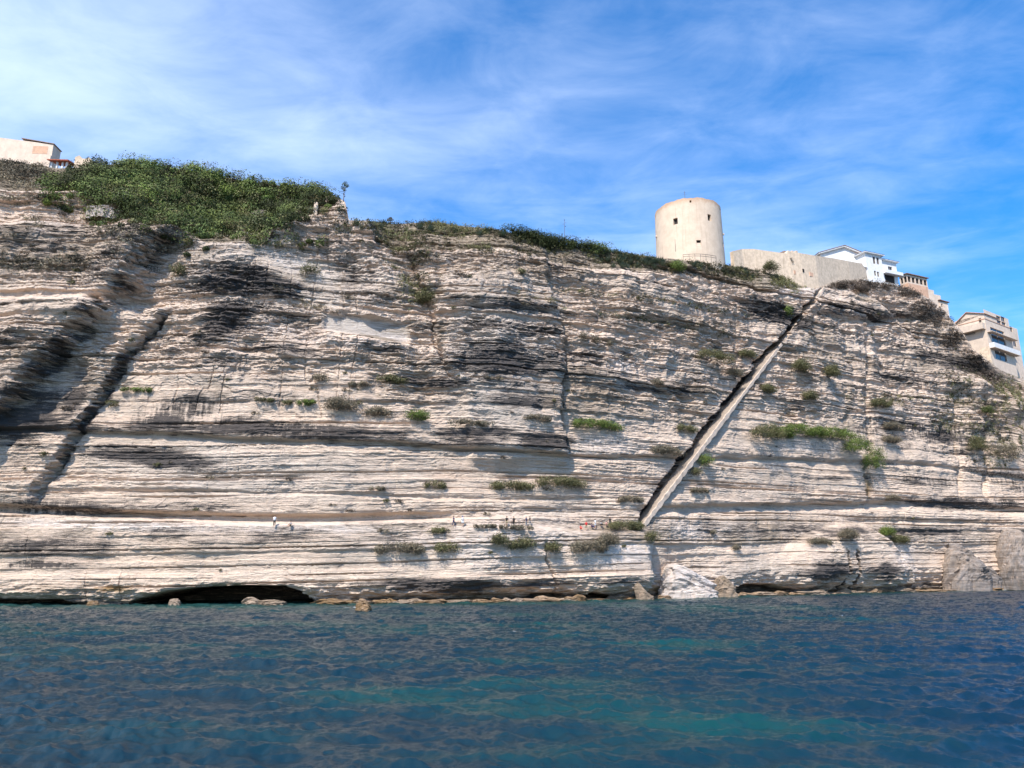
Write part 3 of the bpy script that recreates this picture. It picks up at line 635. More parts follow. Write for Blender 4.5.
SHR = [
 (136, 390, 34, 5, B_r, 'thin bright green strip of plants near the slanting gully'), (113, 404, 8, 7, O_, 'small olive tuft at the edge of the slanting dark gully'),
 (179, 272, 9, 14, O_, 'narrow olive shrub on the ledge below the green slope'), (265, 401, 20, 5, O_, 'low olive cushion at the start of the row of ledge shrubs'),
 (288, 402, 12, 5, O_, 'small rounded cushion second in the row of ledge shrubs'), (309, 403, 22, 6, B_r, 'bright green cushion in the middle of the ledge row'),
 (341, 406, 32, 15, D_, 'large grey brown domed bush ending the ledge row'), (376, 412, 30, 9, D_, 'dry bush just past the grey domed bush'),
 (415, 416, 24, 10, B_r, 'bright green bush on the ledge above the long dark overhang'), (391, 381, 30, 8, O_, 'flat olive bush alone on the pale face above the ledge row'),
 (320, 379, 14, 8, D_, 'small dry bush under the white cut recess'), (360, 385, 20, 6, D_, 'faint dry bush beside the flat olive bush'), (311, 271, 14, 10, O_, 'olive bush under the white slanting slab'),
 (426, 300, 18, 20, O_, 'olive green bush at the foot of the scrub filled gully'), (470, 423, 50, 6, D_, 'long dry strip of brush below the stained block'),
 (520, 273, 9, 5, O_, 'tiny green tuft beside the white scar under the rim'), (597, 426, 62, 9, B_r, 'long green hanging strip right of the stained block'), (537, 418, 30, 6, D_, 'dry strip at the lower edge of the stained block'),
 (684, 429, 28, 7, O_, 'short olive strip just left of the stairway'), (712, 358, 52, 16, O_, 'large olive bush on the face left of the stairway'), (745, 355, 22, 10, O_, 'smaller olive bush touching the upper stairway edge'),
 (733, 371, 18, 9, D_, 'dry bush hanging under the large olive bush'), (656, 383, 16, 6, D_, 'small dark bush below the pale triangular scar'), (665, 452, 44, 8, D_, 'dry brush along the ledge left of the stairway'),
 (582, 337, 7, 7, D_, 'small dry tuft, leftmost of three under the brown band'), (594, 340, 9, 6, D_, 'middle one of three dry tufts under the brown band'), (611, 344, 6, 6, D_, 'rightmost of three dry tufts under the brown band'),
 (675, 268, 12, 13, B_r, 'bright green bush hanging right below the round tower'), (762, 434, 42, 22, O_, 'olive green bush right of the stairway on the long ledge'), (797, 432, 56, 14, B_r, 'green plants trailing over the long ledge'),
 (833, 436, 54, 18, B_r, 'bushy green strip on the long ledge beside the brown stain'), (868, 463, 28, 42, B_r, 'bright green ivy hanging below the long ledge'), (850, 448, 30, 24, B_r, 'fresh green shrub just above the hanging ivy'),
 (778, 434, 36, 12, B_r, 'green trailing plants between the olive bush and the long strip'), (815, 434, 34, 12, B_r, 'green tuft filling the middle of the long strip'),
 (797, 368, 20, 18, O_, 'olive plants hanging in the first of two dark streaks'), (828, 374, 16, 20, O_, 'olive plants hanging in the second of two dark streaks'), (766, 390, 18, 10, O_, 'round olive bush close to the stairway halfway up'),
 (807, 397, 16, 12, O_, 'olive tuft below the hanging streaks'), (880, 403, 34, 12, O_, 'wide olive bush on the right face'), (892, 427, 32, 7, D_, 'flat dry cushion under the wide olive bush'),
 (890, 440, 28, 7, D_, 'second flat dry cushion lower on the right face'), (984, 411, 12, 10, G_, 'dark green bush below the pale house slope'), (973, 446, 18, 24, O_, 'tall olive shrub at the cracks of the right end'),
 (1000, 452, 40, 20, D_, 'broad brown bush by the right end cracks'), (786, 312, 7, 16, B_r, 'green plants growing along the top of the stairway'), (704, 461, 12, 12, B_r, 'fresh green plants along the lower stairway'),
 (694, 472, 8, 10, O_, 'olive tuft under the lower stairway'), (560, 483, 64, 12, O_, 'domed olive brush above the walkway near the people'), (512, 486, 50, 9, O_, 'olive brush beside the domed brush above the walkway'),
 (435, 486, 22, 7, O_, 'low olive bush above the terrace walk'), (380, 489, 20, 4, D_, 'thin dry cushion above the terrace walk'), (439, 531, 17, 7, O_, 'small olive cushion below the terrace walk'),
 (448, 549, 27, 10, O_, 'olive bush on the pale apron below the walk'), (399, 549, 50, 11, D_, 'wide grey brown bush on the pale apron'), (498, 541, 18, 12, O_, 'rounded olive bush left of the cracked apron'),
 (521, 545, 28, 11, O_, 'olive bush spreading over the apron step'), (551, 548, 15, 12, O_, 'square olive bush right of the apron crack'), (588, 548, 40, 14, D_, 'wide brown bush below the seated people'),
 (605, 541, 22, 14, D_, 'grey bush sloping up to the walkway'), (624, 526, 44, 10, O_, 'olive bushes at the foot of the stairway'), (650, 537, 10, 12, O_, 'small dark olive bush on the block edge'), (500, 527, 80, 4, D_, 'long low hedge of dry plants along the walkway'),
 (699, 490, 28, 5, D_, 'dry strip just right of the stair foot'), (630, 500, 34, 6, D_, 'dry strip left of the stair foot'), (711, 532, 6, 5, D_, 'tiny dark tuft on the clean wall right of the stair'), (735, 547, 9, 6, D_, 'small dry tuft lower on the clean wall'),
 (884, 532, 20, 10, B_r, 'bright green bush on the shoulder of the fallen slab'), (896, 540, 30, 8, O_, 'green trailing plants behind the fallen slab'), (845, 534, 24, 12, D_, 'dry brush on top of the fallen slab'), (818, 541, 36, 6, D_, 'dry brush running down the fallen slab'),
 (891, 498, 22, 5, D_, 'small dry mound on the dark bed at right'), (860, 290, 18, 8, K_, 'dark bush on the rim in front of the villa'), (768, 268, 16, 14, O_, 'olive bush at the foot of the rampart'), (840, 270+16, 14, 6, K_, 'brown bush at the top end of the stairway'),
]
for px, py, w_, h_, m, lab in SHR: shrub(px, py, w_, h_, m, lab, group='shrubs on the cliff ledges')
# tufts nothing tells apart
tv = [foliage('grass_tuft', shrub_mesh(1.0, .6, .7, 5, 900+i, 36, .2), (D_, O_, K_)[i]) for i in range(3)]
rt = np.random.default_rng(5)
spots = []
while len(spots) < 110:
    x = rt.uniform(5, 1015); y = rt.uniform(215, 575)
    if y < tab(x, EDGE)+12 or abs(x-STx(y)) < 14 or (320 < x < 415 and 305 < y < 350) or rt.random() > (.9 if y < 420 else .45): continue
    spots.append((x, y))
for i, (x, y) in enumerate(spots):
    b_ = tv[i % 3]; o = b_ if i < 3 else b_.copy()
    if i >= 3: col.objects.link(o)
    p = hit(x, y); s_ = rt.uniform(.5, 1.3); o.location = p+normal_at(x)*.1; o.scale = (s_*rt.uniform(.8, 1.8), s_, s_); o.rotation_euler = (0, 0, math.atan2(normal_at(x).x, -normal_at(x).y)+rt.uniform(-.4, .4))
    tag(o, 'small dry tuft growing from a crack in the pale cliff', 'tuft', 'small tufts in the cliff cracks')

# grey green agaves along the rim by the tower
def agave_mesh(seed):
    r = np.random.default_rng(seed); V_, F_ = [], []
    for k in range(26):
        a = k*2.4; el = .25+1.1*(k/26); L_ = 1.0*(.8+.3*r.random()); ca, sa = math.cos(a), math.sin(a)
        w0 = .11; b = len(V_)
        for q_, wf_ in ((0, .8), (.45, 1.), (1, .05)):
            e_ = el-.35*q_; rr_ = L_*q_*math.cos(e_)+.03; z_ = L_*q_*math.sin(el)
            for sgn in (-1, 1): V_.append((ca*rr_-sa*w0*wf_*sgn, sa*rr_+ca*w0*wf_*sgn, z_+.05))
        F_ += [(b, b+1, b+3, b+2), (b+2, b+3, b+5, b+4)]
    return np.array(V_), np.array(F_)
am = []
for i in range(3):
    V_, F_ = agave_mesh(60+i); o = mk('agave', V_, F_, M_agave); set_attr(o, 'tint', np.repeat(.8+.5*np.random.default_rng(i).random((len(V_)//6, 1)), 6, 0)*np.ones((1, 3))); am.append(o)
rt = np.random.default_rng(8)
for i in range(64):
    x = rt.uniform(592, 655) if i < 36 else (rt.uniform(655, 760) if i < 52 else rt.uniform(350, 520))
    ysk = tab(x, SKY); y = ysk+rt.uniform(1, 15 if i < 36 else 10)
    o = am[i % 3] if i < 3 else am[i % 3].copy()
    if i >= 3: col.objects.link(o)
    p = hit(x, y); s_ = rt.uniform(.8, 1.5); o.location = p+Vector((0, 0, -.1)); o.scale = (s_, s_, s_); o.rotation_euler = (rt.uniform(-.2, .2), rt.uniform(-.2, .2), rt.uniform(0, 6))
    tag(o, 'spiky grey green agave on the cliff rim', 'agave', 'agaves along the cliff rim')

def tube(p0, p1, r0, r1, n=8):
    p0, p1 = Vector(p0), Vector(p1); ax = (p1-p0).normalized(); a = ax.orthogonal().normalized(); b = ax.cross(a)
    vs_ = [tuple(p+(a*math.cos(t_)+b*math.sin(t_))*r_) for p, r_ in ((p0, r0), (p1, r1)) for t_ in [2*math.pi*k/n for k in range(n)]]
    fs_ = [(k, (k+1) % n, n+(k+1) % n, n+k) for k in range(n)]+[tuple(range(n))[::-1], tuple(range(n, 2*n))]
    return vs_, fs_
def join(parts):
    V_, F_ = [], []
    for v, f in parts:
        b = len(V_); V_ += [tuple(x) for x in v]; F_ += [tuple(i+b for i in q_) for q_ in f]
    return V_, F_
def boxm(x0, x1, y0, y1, z0, z1):
    v = [(x, y, z) for z in (z0, z1) for y in (y0, y1) for x in (x0, x1)]
    return v, [(0, 2, 3, 1), (4, 5, 7, 6), (0, 1, 5, 4), (2, 6, 7, 3), (0, 4, 6, 2), (1, 3, 7, 5)]

# young pine on the corner of the rock
p = hit(343, 201); tr = empty('pine_tree', p); tag(tr, 'small thin tree standing alone on the white rock corner', 'tree')
m = dist_at(p)/F; ht = 21*m
v, f = join([tube((0, 0, -.4), (.05, 0, ht*.55), .09, .05), tube((.05, 0, ht*.55), (.15, 0, ht*.95), .05, .02), tube((.05, 0, ht*.5), (-.45, .1, ht*.72), .035, .015), tube((.05, 0, ht*.6), (.6, 0, ht*.8), .035, .015)])
mk('trunk', v, f, M_bark, tr)
foliage('crown', leaves([(.15, 0, ht*.95), (.35, .1, ht*.8), (-.4, .1, ht*.72), (.6, 0, ht*.82), (.1, 0, ht*.6), (-.15, 0, ht*.86)], [.45, .4, .4, .35, .35, .35], 70, .22, 3), M_green, tr)
p = hit(391, 223); tr = empty('bush', p); tag(tr, 'round green bush standing alone against the sky on the rim', 'bush'); m = dist_at(p)/F
v, f = tube((0, 0, -.3), (0, 0, .9), .07, .05); mk('trunk', v, f, M_bark, tr); foliage('crown', leaves([(0, 0, 1.2), (.35, 0, 1.0), (-.35, 0, 1.1), (0, .2, 1.5)], [.5, .4, .4, .35], 80, .2, 4), M_olive, tr)
p = hit(567, 243); tr = empty('agave_flower_stalk', p); tag(tr, 'thin tall dry flower stalk against the sky above the dark green bush', 'flower stalk'); m = dist_at(p)/F; ht = 28*m
v, f = join([tube((0, 0, -.3), (0, 0, ht), .05, .03)]); mk('stalk', v, f, M_bark, tr)
foliage('seed_heads', leaves([(0, 0, ht*.95), (.25, 0, ht*.85), (-.25, 0, ht*.8), (.2, 0, ht*.7)], [.2, .18, .2, .15], 16, .14, 6), M_dry, tr)
# ------------------------------------------------------------------ stairway cut in the cliff
M_stair = simple('pale_stair_stone', (.47, .375, .30), .9, .2, 1.2, .4, (.25, .2, .16), .5)
M_step = simple('worn_step_stone', (.40, .33, .27), .9, .2, 2, .4)
st = empty('rock_stairway', hit(641, 526)); org = st.location.copy()
tag(st, 'long straight stairway with a pale parapet climbing diagonally up the cliff', 'stairway')
pts = []
for y in np.linspace(525, 288, 120):
    x = float(STx(y)); bx_, by_, nx_, ny_, _ = [float(v_) for v_ in base(np.array(x))]
    a_, b_ = ray(x, y)
    # smooth line: the base sheet moved to the face
    Y_ = by_
    for _k in range(8):
        z_ = H+b_*Y_; nn_ = -.045*z_+.55
        X_ = a_*Y_; uu = x+0.0
        # column whose shifted base sits on this sight line
        cb = base(us.astype(float)); ex_ = (cb[0]+cb[2]*nn_)/(cb[1]+cb[3]*nn_)
        uu = float(np.interp(a_, ex_, us)); q_ = base(np.array([uu])); Y_ = float(q_[1][0]+q_[3][0]*nn_)
    pts.append((Vector((a_*Y_, Y_, H+b_*Y_)), Vector((float(q_[2][0]), float(q_[3][0]), 0))))
V_, F_ = [], []
for i, (p, nn_) in enumerate(pts):
    up_ = (pts[min(i+2, 119)][0]-pts[max(i-2, 0)][0]).normalized(); side = nn_.cross(up_).normalized()
    if side.z < 0: side = -side
    wd = (.34, .46)[(i//2) % 2]*(1+.35*(i < 56))*(1+.25*(random.random()-.5)); c0 = p-org
    lo, hi = c0-side*wd*1.0, c0+side*wd*.55
    jit = .07*math.sin(i*1.7)+.08*random.random()
    for q_, dp in ((lo, .30+jit), (hi, .30+jit), (hi, -.1), (lo, -.7)): V_.append(tuple(q_+nn_*dp))
for i in range(119):
    b = i*4
    for k in range(4): F_.append((b+k, b+(k+1) % 4, b+4+(k+1) % 4, b+4+k))
F_ += [(3, 2, 1, 0), (476, 477, 478, 479)]
mk('parapet', V_, F_, M_stair, st)
V_, F_ = [], []
nst = 187
for k in range(nst):
    f_ = k/nst*118; i = int(f_); q_ = f_-i; p = pts[i][0].lerp(pts[i+1][0], q_)-org; nn_ = pts[i][1]
    al = Vector((nn_.y, -nn_.x, 0)); al = al if al.x > 0 else -al
    v, f = boxm(-.25, .6, -.0, 2.6, -.35, .12); b = len(V_)
    for (x, y, z) in v: V_.append(tuple(p+al*x-nn_*(y+.1)+Vector((0, 0, z))))
    F_ += [tuple(j+b for j in g_) for g_ in f]
mk('steps', V_, F_, M_step, st)

# ------------------------------------------------------------------ buildings
M_glass = NT('window_glass').finish((.02, .025, .03), .15, spec=.6)
M_dark = simple('dark_opening', (.03, .025, .022), .9)
M_frame = simple('window_frame', (.35, .30, .26), .7)
M_white = simple('white_render', (.66, .65, .64), .9, .07, .8, .2, (.45, .42, .38), .3)
M_tower = simple('tower_render', (.56, .44, .33), .92, .10, .5, .5, (.33, .22, .15), .35)
M_rampart = simple('rampart_stone', (.56, .44, .325), .95, .14, 1.2, .6, (.26, .19, .13), .38)
M_pink = simple('pinkish_render', (.60, .48, .38), .92, .10, .7, .3, (.40, .29, .23), .3)
M_terra = simple('terracotta_render', (.55, .34, .23), .92, .12, .9, .3, (.30, .2, .15), .4)
M_roof = simple('roof_tiles', (.24, .17, .14), .9, .25, 3, .8)
M_redroof = simple('red_roof_tiles', (.42, .13, .08), .9, .3, 3, .8)
M_eave = simple('white_eave', (.78, .77, .76), .8, .05)
M_iron = simple('iron', (.10, .09, .085), .6)

def wall(name, mapf, W, Hh, ops, mat, parent, th=.35):
    """flat or curved wall with real openings and reveals; returns the mesh"""
    xs = sorted({0, W}|{o[0] for o in ops}|{o[2] for o in ops}|set(np.linspace(0, W, max(2, int(W/1.2)+1)))); zs = sorted({0, Hh}|{o[1] for o in ops}|{o[3] for o in ops}|set(np.linspace(0, Hh, 4)))
    V_, F_ = [], []
    def quad(*c):
        b = len(V_); V_.extend(mapf(*q_) for q_ in c); F_.append(tuple(range(b, b+4)))
    inside = lambda x, z: any(o[0] < x < o[2] and o[1] < z < o[3] for o in ops)
    for i in range(len(xs)-1):
        for j in range(len(zs)-1):
            if xs[i+1]-xs[i] < 1e-5 or zs[j+1]-zs[j] < 1e-5: continue
            if not inside((xs[i]+xs[i+1])/2, (zs[j]+zs[j+1])/2):
                quad((xs[i], zs[j], 0), (xs[i+1], zs[j], 0), (xs[i+1], zs[j+1], 0), (xs[i], zs[j+1], 0))
    for x0, z0, x1, z1 in [o[:4] for o in ops]:
        quad((x0, z0, 0), (x0, z1, 0), (x0, z1, th), (x0, z0, th)); quad((x1, z0, 0), (x1, z0, th), (x1, z1, th), (x1, z1, 0))
        quad((x0, z1, 0), (x1, z1, 0), (x1, z1, th), (x0, z1, th)); quad((x0, z0, 0), (x0, z0, th), (x1, z0, th), (x1, z0, 0))
    return mk(name, V_, F_, mat, parent)
def window(mapf, o, parent, th=.28, mat=None, framed=True, name='window'):
    x0, z0, x1, z1 = o[:4]; f = .07
    b = mapf(x0, z0, th), mapf(x1, z0, th), mapf(x1, z1, th), mapf(x0, z1, th)
    w_ = mk(name, b, [(0, 1, 2, 3)], mat or M_glass, parent)
    if framed:
        V_, F_ = [], []
        xm = (x0+x1)/2
        for a0, c0, a1, c1 in ((x0, z0, x0+f, z1), (x1-f, z0, x1, z1), (x0+f, z0, x1-f, z0+f), (x0+f, z1-f, x1-f, z1), (xm-.03, z0+f, xm+.03, z1-f)):
            k = len(V_)
            for d in (th-.09, th-.01):
                V_ += [mapf(a0, c0, d), mapf(a1, c0, d), mapf(a1, c1, d), mapf(a0, c1, d)]
            F_ += [(k, k+1, k+2, k+3), (k, k+4, k+5, k+1), (k+1, k+5, k+6, k+2), (k+2, k+6, k+7, k+3), (k+3, k+7, k+4, k)]
        mk('frame', V_, F_, M_frame, w_)
    return w_

class Site:
    """a building's own axes: x along its seaward front, y into the land; sizes are measured from sight lines"""
    def __init__(s, px, py, Y, yaw):
        s.o = at(px, py, Y); s.yaw = R(yaw); s.c, s.s = math.cos(s.yaw), math.sin(s.yaw)
    def w(s, x, y, z): return Vector((s.o.x+x*s.c-y*s.s, s.o.y+x*s.s+y*s.c, s.o.z+z))
    def x(s, px, py, y=0):
        a, b = ray(px, py)            # solve X = a*Y along the line (x, y)
        return (a*(s.o.y+y*s.c)-(s.o.x-y*s.s))/(s.c-a*s.s)
    def y(s, px, py, x=0):
        a, b = ray(px, py); return (a*(s.o.y+x*s.s)-(s.o.x+x*s.c))/(-s.s-a*s.c)
    def z(s, px, py, x=0, y=0):
        a, b = ray(px, py); return H+b*(s.o.y+x*s.s+y*s.c)-s.o.z
def front(x0, y0, z0): return lambda x, z, d: (x0+x, y0+d, z0+z)
def leftside(x0, y1, z0): return lambda x, z, d: (x0+d, y1-x, z0+z)
def rightside(x1, y0, z0): return lambda x, z, d: (x1-d, y0+x, z0+z)
def volume(root, x0, x1, y0, y1, z0, z1, mat, fo=(), lo=(), ro=(), wmat=None, framed=True, roofmat=None, name='wall'):
    """four walls with openings, flat top; openings are (x, z, x, z) from each wall's own corner"""
    for (mf, W_, ops) in ((front(x0, y0, z0), x1-x0, fo), (leftside(x0, y1, z0), y1-y0, lo), (rightside(x1, y0, z0), y1-y0, ro)):
        o = wall(name, mf, W_, z1-z0, list(ops), mat, root)
        for op in ops: window(mf, op, root, mat=(op[4] if len(op) > 4 else wmat), framed=(framed and len(op) <= 4), name='window' if len(op) <= 4 else 'opening')
    mk('back_wall', [(x0, y1, z0), (x1, y1, z0), (x1, y1, z1), (x0, y1, z1)], [(1, 0, 3, 2)], mat, root)
    v, f = boxm(x0+.003, x1-.003, y0+.003, y1-.003, z1-.2, z1-.01); mk('flat_roof', v, f, roofmat or mat, root)
def slab(name, root, pts4, th, mat):
    """thick plate over four corners"""
    a = [Vector(p) for p in pts4]; n_ = (a[1]-a[0]).cross(a[3]-a[0]).normalized()
    if n_.z < 0: n_ = -n_
    V_ = [tuple(p) for p in a]+[tuple(p+n_*th) for p in a]
    return mk(name, V_, [(3, 2, 1, 0), (4, 5, 6, 7), (0, 1, 5, 4), (1, 2, 6, 5), (2, 3, 7, 6), (3, 0, 4, 7)], mat, root)

# --- round tower
TY = rimY(690)+8.5
for _k in range(4):
    cb = at(690.5, 262, TY); Rb = 33.8*(TY*cp+(cb.z-H)*sp)/F
    TY = max(rimY(690.5+33.5*math.sin(a))+Rb*math.cos(a)+1.2 for a in np.linspace(-1.5, 1.5, 21))
cb = at(690.5, 262, TY); dcam = TY*cp+(cb.z-H)*sp; Rb = 33.8*dcam/F
zt_ = at(687, 197, TY-Rb).z; Hh = zt_-cb.z+1.0
cb.z -= 6; Hh += 6
tow = empty('round_tower', cb-Vector((0, 0, 1.0))); tag(tow, 'round pale stone tower with small square windows standing on the cliff rim', 'tower')
Rt = Rb*.965; Lc = 2*math.pi*Rb
def tmap(x, z, d):                      # x = angle in degrees from the seaward direction, to the right
    rr_ = Rb+(Rt-Rb)*z/Hh-d; a = R(x)
    zz = z+(.10*math.sin(x*.21)+.06*math.sin(x*.57) if z > Hh-.01 else 0)
    return (rr_*math.sin(a), -rr_*math.cos(a), zz)
def ang(px): return math.degrees(math.asin(max(-1, min(1, (px-690.3+.0)/33.5))))
def tz(py, a=0): return H+ray(690, py)[1]*(TY-Rb*math.cos(R(a)))-(cb.z-1.0)
ops = []
for x0, x1, y0, y1 in ((669.0, 672.8, 217.8, 224), (702, 705.8, 214, 220.5), (684.6, 686.4, 199.8, 202), (688.6, 693, 239.8, 245.5), (718.6, 720.2, 242.5, 246.3), (718.9, 720.6, 208.6, 210.6)):
    a0, a1 = ang(x0), ang(x1); am_ = (a0+a1)/2; ops.append((a0, tz(y1, am_), a1, tz(y0, am_)))
V_, F_ = [], []
xs = sorted(set(np.linspace(-180, 180, 97))|{o[0] for o in ops}|{o[2] for o in ops}); zs = sorted(set(np.linspace(0, Hh, 13))|{o[1] for o in ops}|{o[3] for o in ops})
for i in range(len(xs)-1):
    for j in range(len(zs)-1):
        mx, mz = (xs[i]+xs[i+1])/2, (zs[j]+zs[j+1])/2
        if xs[i+1]-xs[i] < 1e-6 or zs[j+1]-zs[j] < 1e-6 or any(o[0] < mx < o[2] and o[1] < mz < o[3] for o in ops): continue
        b = len(V_); V_ += [tmap(xs[i], zs[j], 0), tmap(xs[i+1], zs[j], 0), tmap(xs[i+1], zs[j+1], 0), tmap(xs[i], zs[j+1], 0)]; F_.append((b, b+1, b+2, b+3))
for x0, z0, x1, z1 in ops:
    for q_ in (((x0, z0, 0), (x0, z1, 0), (x0, z1, .7), (x0, z0, .7)), ((x1, z0, 0), (x1, z0, .7), (x1, z1, .7), (x1, z1, 0)), ((x0, z1, 0), (x1, z1, 0), (x1, z1, .7), (x0, z1, .7)), ((x0, z0, 0), (x0, z0, .7), (x1, z0, .7), (x1, z0, 0))):
        b = len(V_); V_ += [tmap(*c_) for c_ in q_]; F_.append((b, b+1, b+2, b+3))
mk('wall', V_, F_, M_tower, tow)
V_, F_ = [], []
for k in range(96):
    a0, a1 = -180+k*3.75, -180+(k+1)*3.75; b = len(V_)
    V_ += [tmap(a0, Hh, 0), tmap(a1, Hh, 0), tmap(a1, Hh, .9), tmap(a0, Hh, .9), tmap(a1, Hh-1.1, .9), tmap(a0, Hh-1.1, .9)]; F_ += [(b, b+1, b+2, b+3), (b+3, b+2, b+4, b+5)]
mk('parapet', V_, F_, M_rampart, tow)
mk('roof_terrace', [tmap(-180+k*7.5, Hh-1.05, .85) for k in range(48)], [tuple(range(48))], M_rampart, tow)
for k, o in enumerate(ops): window(tmap, o, tow, .6, M_dark, False)
t = NT('tower_top_band'); g_ = t.n('ShaderNodeTexCoord').outputs['Object']; sz_ = t.n('ShaderNodeSeparateXYZ'); t.l(g_, sz_.inputs[0])
h_ = t.math('ADD', sz_.outputs[2], t.math('MULTIPLY', t.noise(g_, .9, 5, .65), 2.2)); nv_ = t.noise(t.mapped(g_, (1.6, 1.6, .10)), 1, 5, .6)
c = t.mix(t.ramp(t.noise(g_, .5, 5, .65), .3, .7), (.53, .41, .305), (.62, .49, .37))
c = t.mix(t.math('MULTIPLY', t.ramp(nv_, .56, .76), .35), c, (.27, .19, .14))
c = t.mix(t.math('MULTIPLY', t.ramp(h_, Hh-.6, Hh+1.0), .7), c, (.42, .25, .15))
c = t.mix(t.math('MULTIPLY', t.ramp(t.noise(g_, 3.2, 5, .7), .6, .75), .5), c, (.34, .24, .17))
M_tw2 = t.finish(c, .92, t.noise(g_, 5, 5, .65), .6, .06)
for ch_ in tow.children:
    if ch_.name.startswith(('wall', 'parapet')): ch_.data.materials[0] = M_tw2
o = ops[3]; v = [tmap(o[0], o[1], .35), tmap(o[2], o[1], .35), tmap(o[2], o[1]+(o[3]-o[1])*.62, .35), tmap(o[0], o[1]+(o[3]-o[1])*.62, .35)]
mk('shutter', v, [(0, 1, 2, 3)], M_pink, tow)['label'] = 'pale blocked lower half of the lowest tower window'
v, f = join([tube((-.9, -2, Hh-1.1), (-.9, -2, Hh+5.2), .08, .05), tube((-1.5, -2, Hh+4.4), (-.3, -2, Hh+4.4), .02, .02), tube((-1.3, -2, Hh+4.9), (-.5, -2, Hh+4.9), .02, .02)])
mk('mast', v, f, M_iron, tow)
for a0 in (-86, 78): v, f = boxm(-.2, .2, -.3, .3, 0, .35); mk('spout', [tuple(Vector(tmap(a0, Hh*.66, -.1))+Vector(c_)) for c_ in v], f, M_rampart, tow)
# railing on the rim in front of the tower
f0, f1 = at(683, 254.5, TY-Rb-2.5), at(716, 256, TY-Rb-1.5)
rl = empty('railing', f0); tag(rl, 'thin metal railing on the rim at the foot of the round tower', 'railing'); dv = f1-f0
ps = [dv*(k/6)+Vector((0, -.8*math.sin(k/6*math.pi), 0)) for k in range(7)]
for q_ in ps: v, f = tube(q_-Vector((0, 0, 1.8)), q_, .045, .045); mk('post', v, f, M_iron, rl)
v, f = join([tube(ps[k]-Vector((0, 0, h_)), ps[k+1]-Vector((0, 0, h_)), .05, .05, 6) for k in range(6) for h_ in (.04, .55)]); mk('rail', v, f, M_iron, rl)
f0 = at(675, 240, TY-Rb-4); v, f = tube((0, 0, -3), (0, 0, .2), .06, .04); po = mk('post', v, f, M_iron); po.location = f0; tag(po, 'single thin dark post standing before the left side of the round tower', 'post')
# wire fence on the rim, left
f0, f1 = hit(356, 223), hit(470, 229); f0.y += 3; f1.y += 3
wf_ = empty('wire_fence', f0); tag(wf_, 'faint wire fence with thin posts along the bare rim', 'fence'); dv = f1-f0
for k in range(9): q_ = dv*(k/8); v, f = tube(q_-Vector((0, 0, .8)), q_+Vector((0, 0, 1.5)), .03, .03, 6); mk('post', v, f, M_iron, wf_)
v, f = join([tube(dv*(k/8)+Vector((0, 0, h_)), dv*((k+1)/8)+Vector((0, 0, h_)), .012, .012, 4) for k in range(8) for h_ in (.7, 1.4)]); mk('wire', v, f, M_iron, wf_)
# small white block on the rock corner
p = hit(316, 212); v, f = boxm(-.35, .35, -.2, .35, -1.2, 1.6)
wb = mk('stone_block', [(x*(1-.05*z), y, z+.05*x) for x, y, z in v], f, M_pink); wb.location = p+normal_at(316)*.5; tag(wb, 'small upright white block on the white rock under the green scrub', 'block')

# --- rampart wall
def RP(px, py, off=0):
    b_ = rimP(px).y+3.0-off; return at(px, py, b_)
ro_ = RP(733, 270); ram = empty('rampart', ro_); tag(ram, 'long beige rampart wall with streaked plaster between the tower and the villa', 'rampart')
top = [(733, 251), (742, 249), (753, 248.8), (765, 250.5), (787, 253.5), (788, 251), (800, 253), (815, 255.5), (835, 258.5), (848, 261), (862, 263.5), (866, 270)]
V_ = []; inn = Vector((-.6, .8, 0))
for (px_, py_) in top:
    t_ = RP(px_, py_)-ro_; b_ = Vector((t_.x, t_.y, RP(px_, py_+28).z-ro_.z-3))
    V_ += [tuple(b_-inn*.4), tuple(t_), tuple(t_+inn*1.0), tuple(b_+inn)]
F_ = []
for i in range(len(top)-1):
    b = i*4
    for k in range(3): F_.append((b+k, b+4+k, b+5+k, b+1+k))
F_ += [(0, 1, 2, 3), (len(V_)-1, len(V_)-2, len(V_)-3, len(V_)-4)]
mk('wall', V_, F_, M_rampart, ram)
RYW = R(rimyaw(790, 830))
def onwall(name, px, py, bx6, mat, lab=None, off=.25):
    v, f = boxm(*bx6); o = mk(name, v, f, mat, ram); p_ = RP(px, py, off)-ro_; o.location = p_; o.rotation_euler = (0, 0, RYW)
    if lab: o['label'] = lab
for px_ in (790, 794, 798): onwall('merlon', px_, 252.2, (-.35, .35, .3, 1.0, -.2, .55), M_rampart)
for (a, b, c_, d_) in ((793, 270, 799, 275.5), (808, 272, 815, 277)):
    onwall('patch', (a+c_)/2, (b+d_)/2, (-.75, .75, -.05, .35, -.55, .55), M_terra, 'darker brick patch low on the rampart', .5)
onwall('niche', 803.5, 270.5, (-.3, .3, -.05, .3, -.45, .45), M_dark, None, .45)
arch = [(1.9*math.cos(a), .9*math.sin(a)) for a in np.linspace(0, math.pi, 11)]
V_ = [(x, -.2, z) for x, z in arch]+[(x, -.2, z-.28) for x, z in arch]+[(x, .4, z) for x, z in arch]
F_ = [(i, i+1, 12+i, 11+i) for i in range(10)]+[(i+1, i, 22+i, 23+i) for i in range(10)]; o = mk('arch', V_, F_, M_rampart, ram); o.location = RP(826, 275, .45)-ro_; o.rotation_euler = (0, 0, RYW)
sh = foliage('wall_plant', leaves([(0, 0, 0), (.1, 0, -.7), (-.2, 0, .3)], [.5, .4, .35], 60, .22, 77), M_dry); sh.location = RP(792, 259.5, .5); tag(sh, 'small brown plant growing out of the rampart face', 'plant')
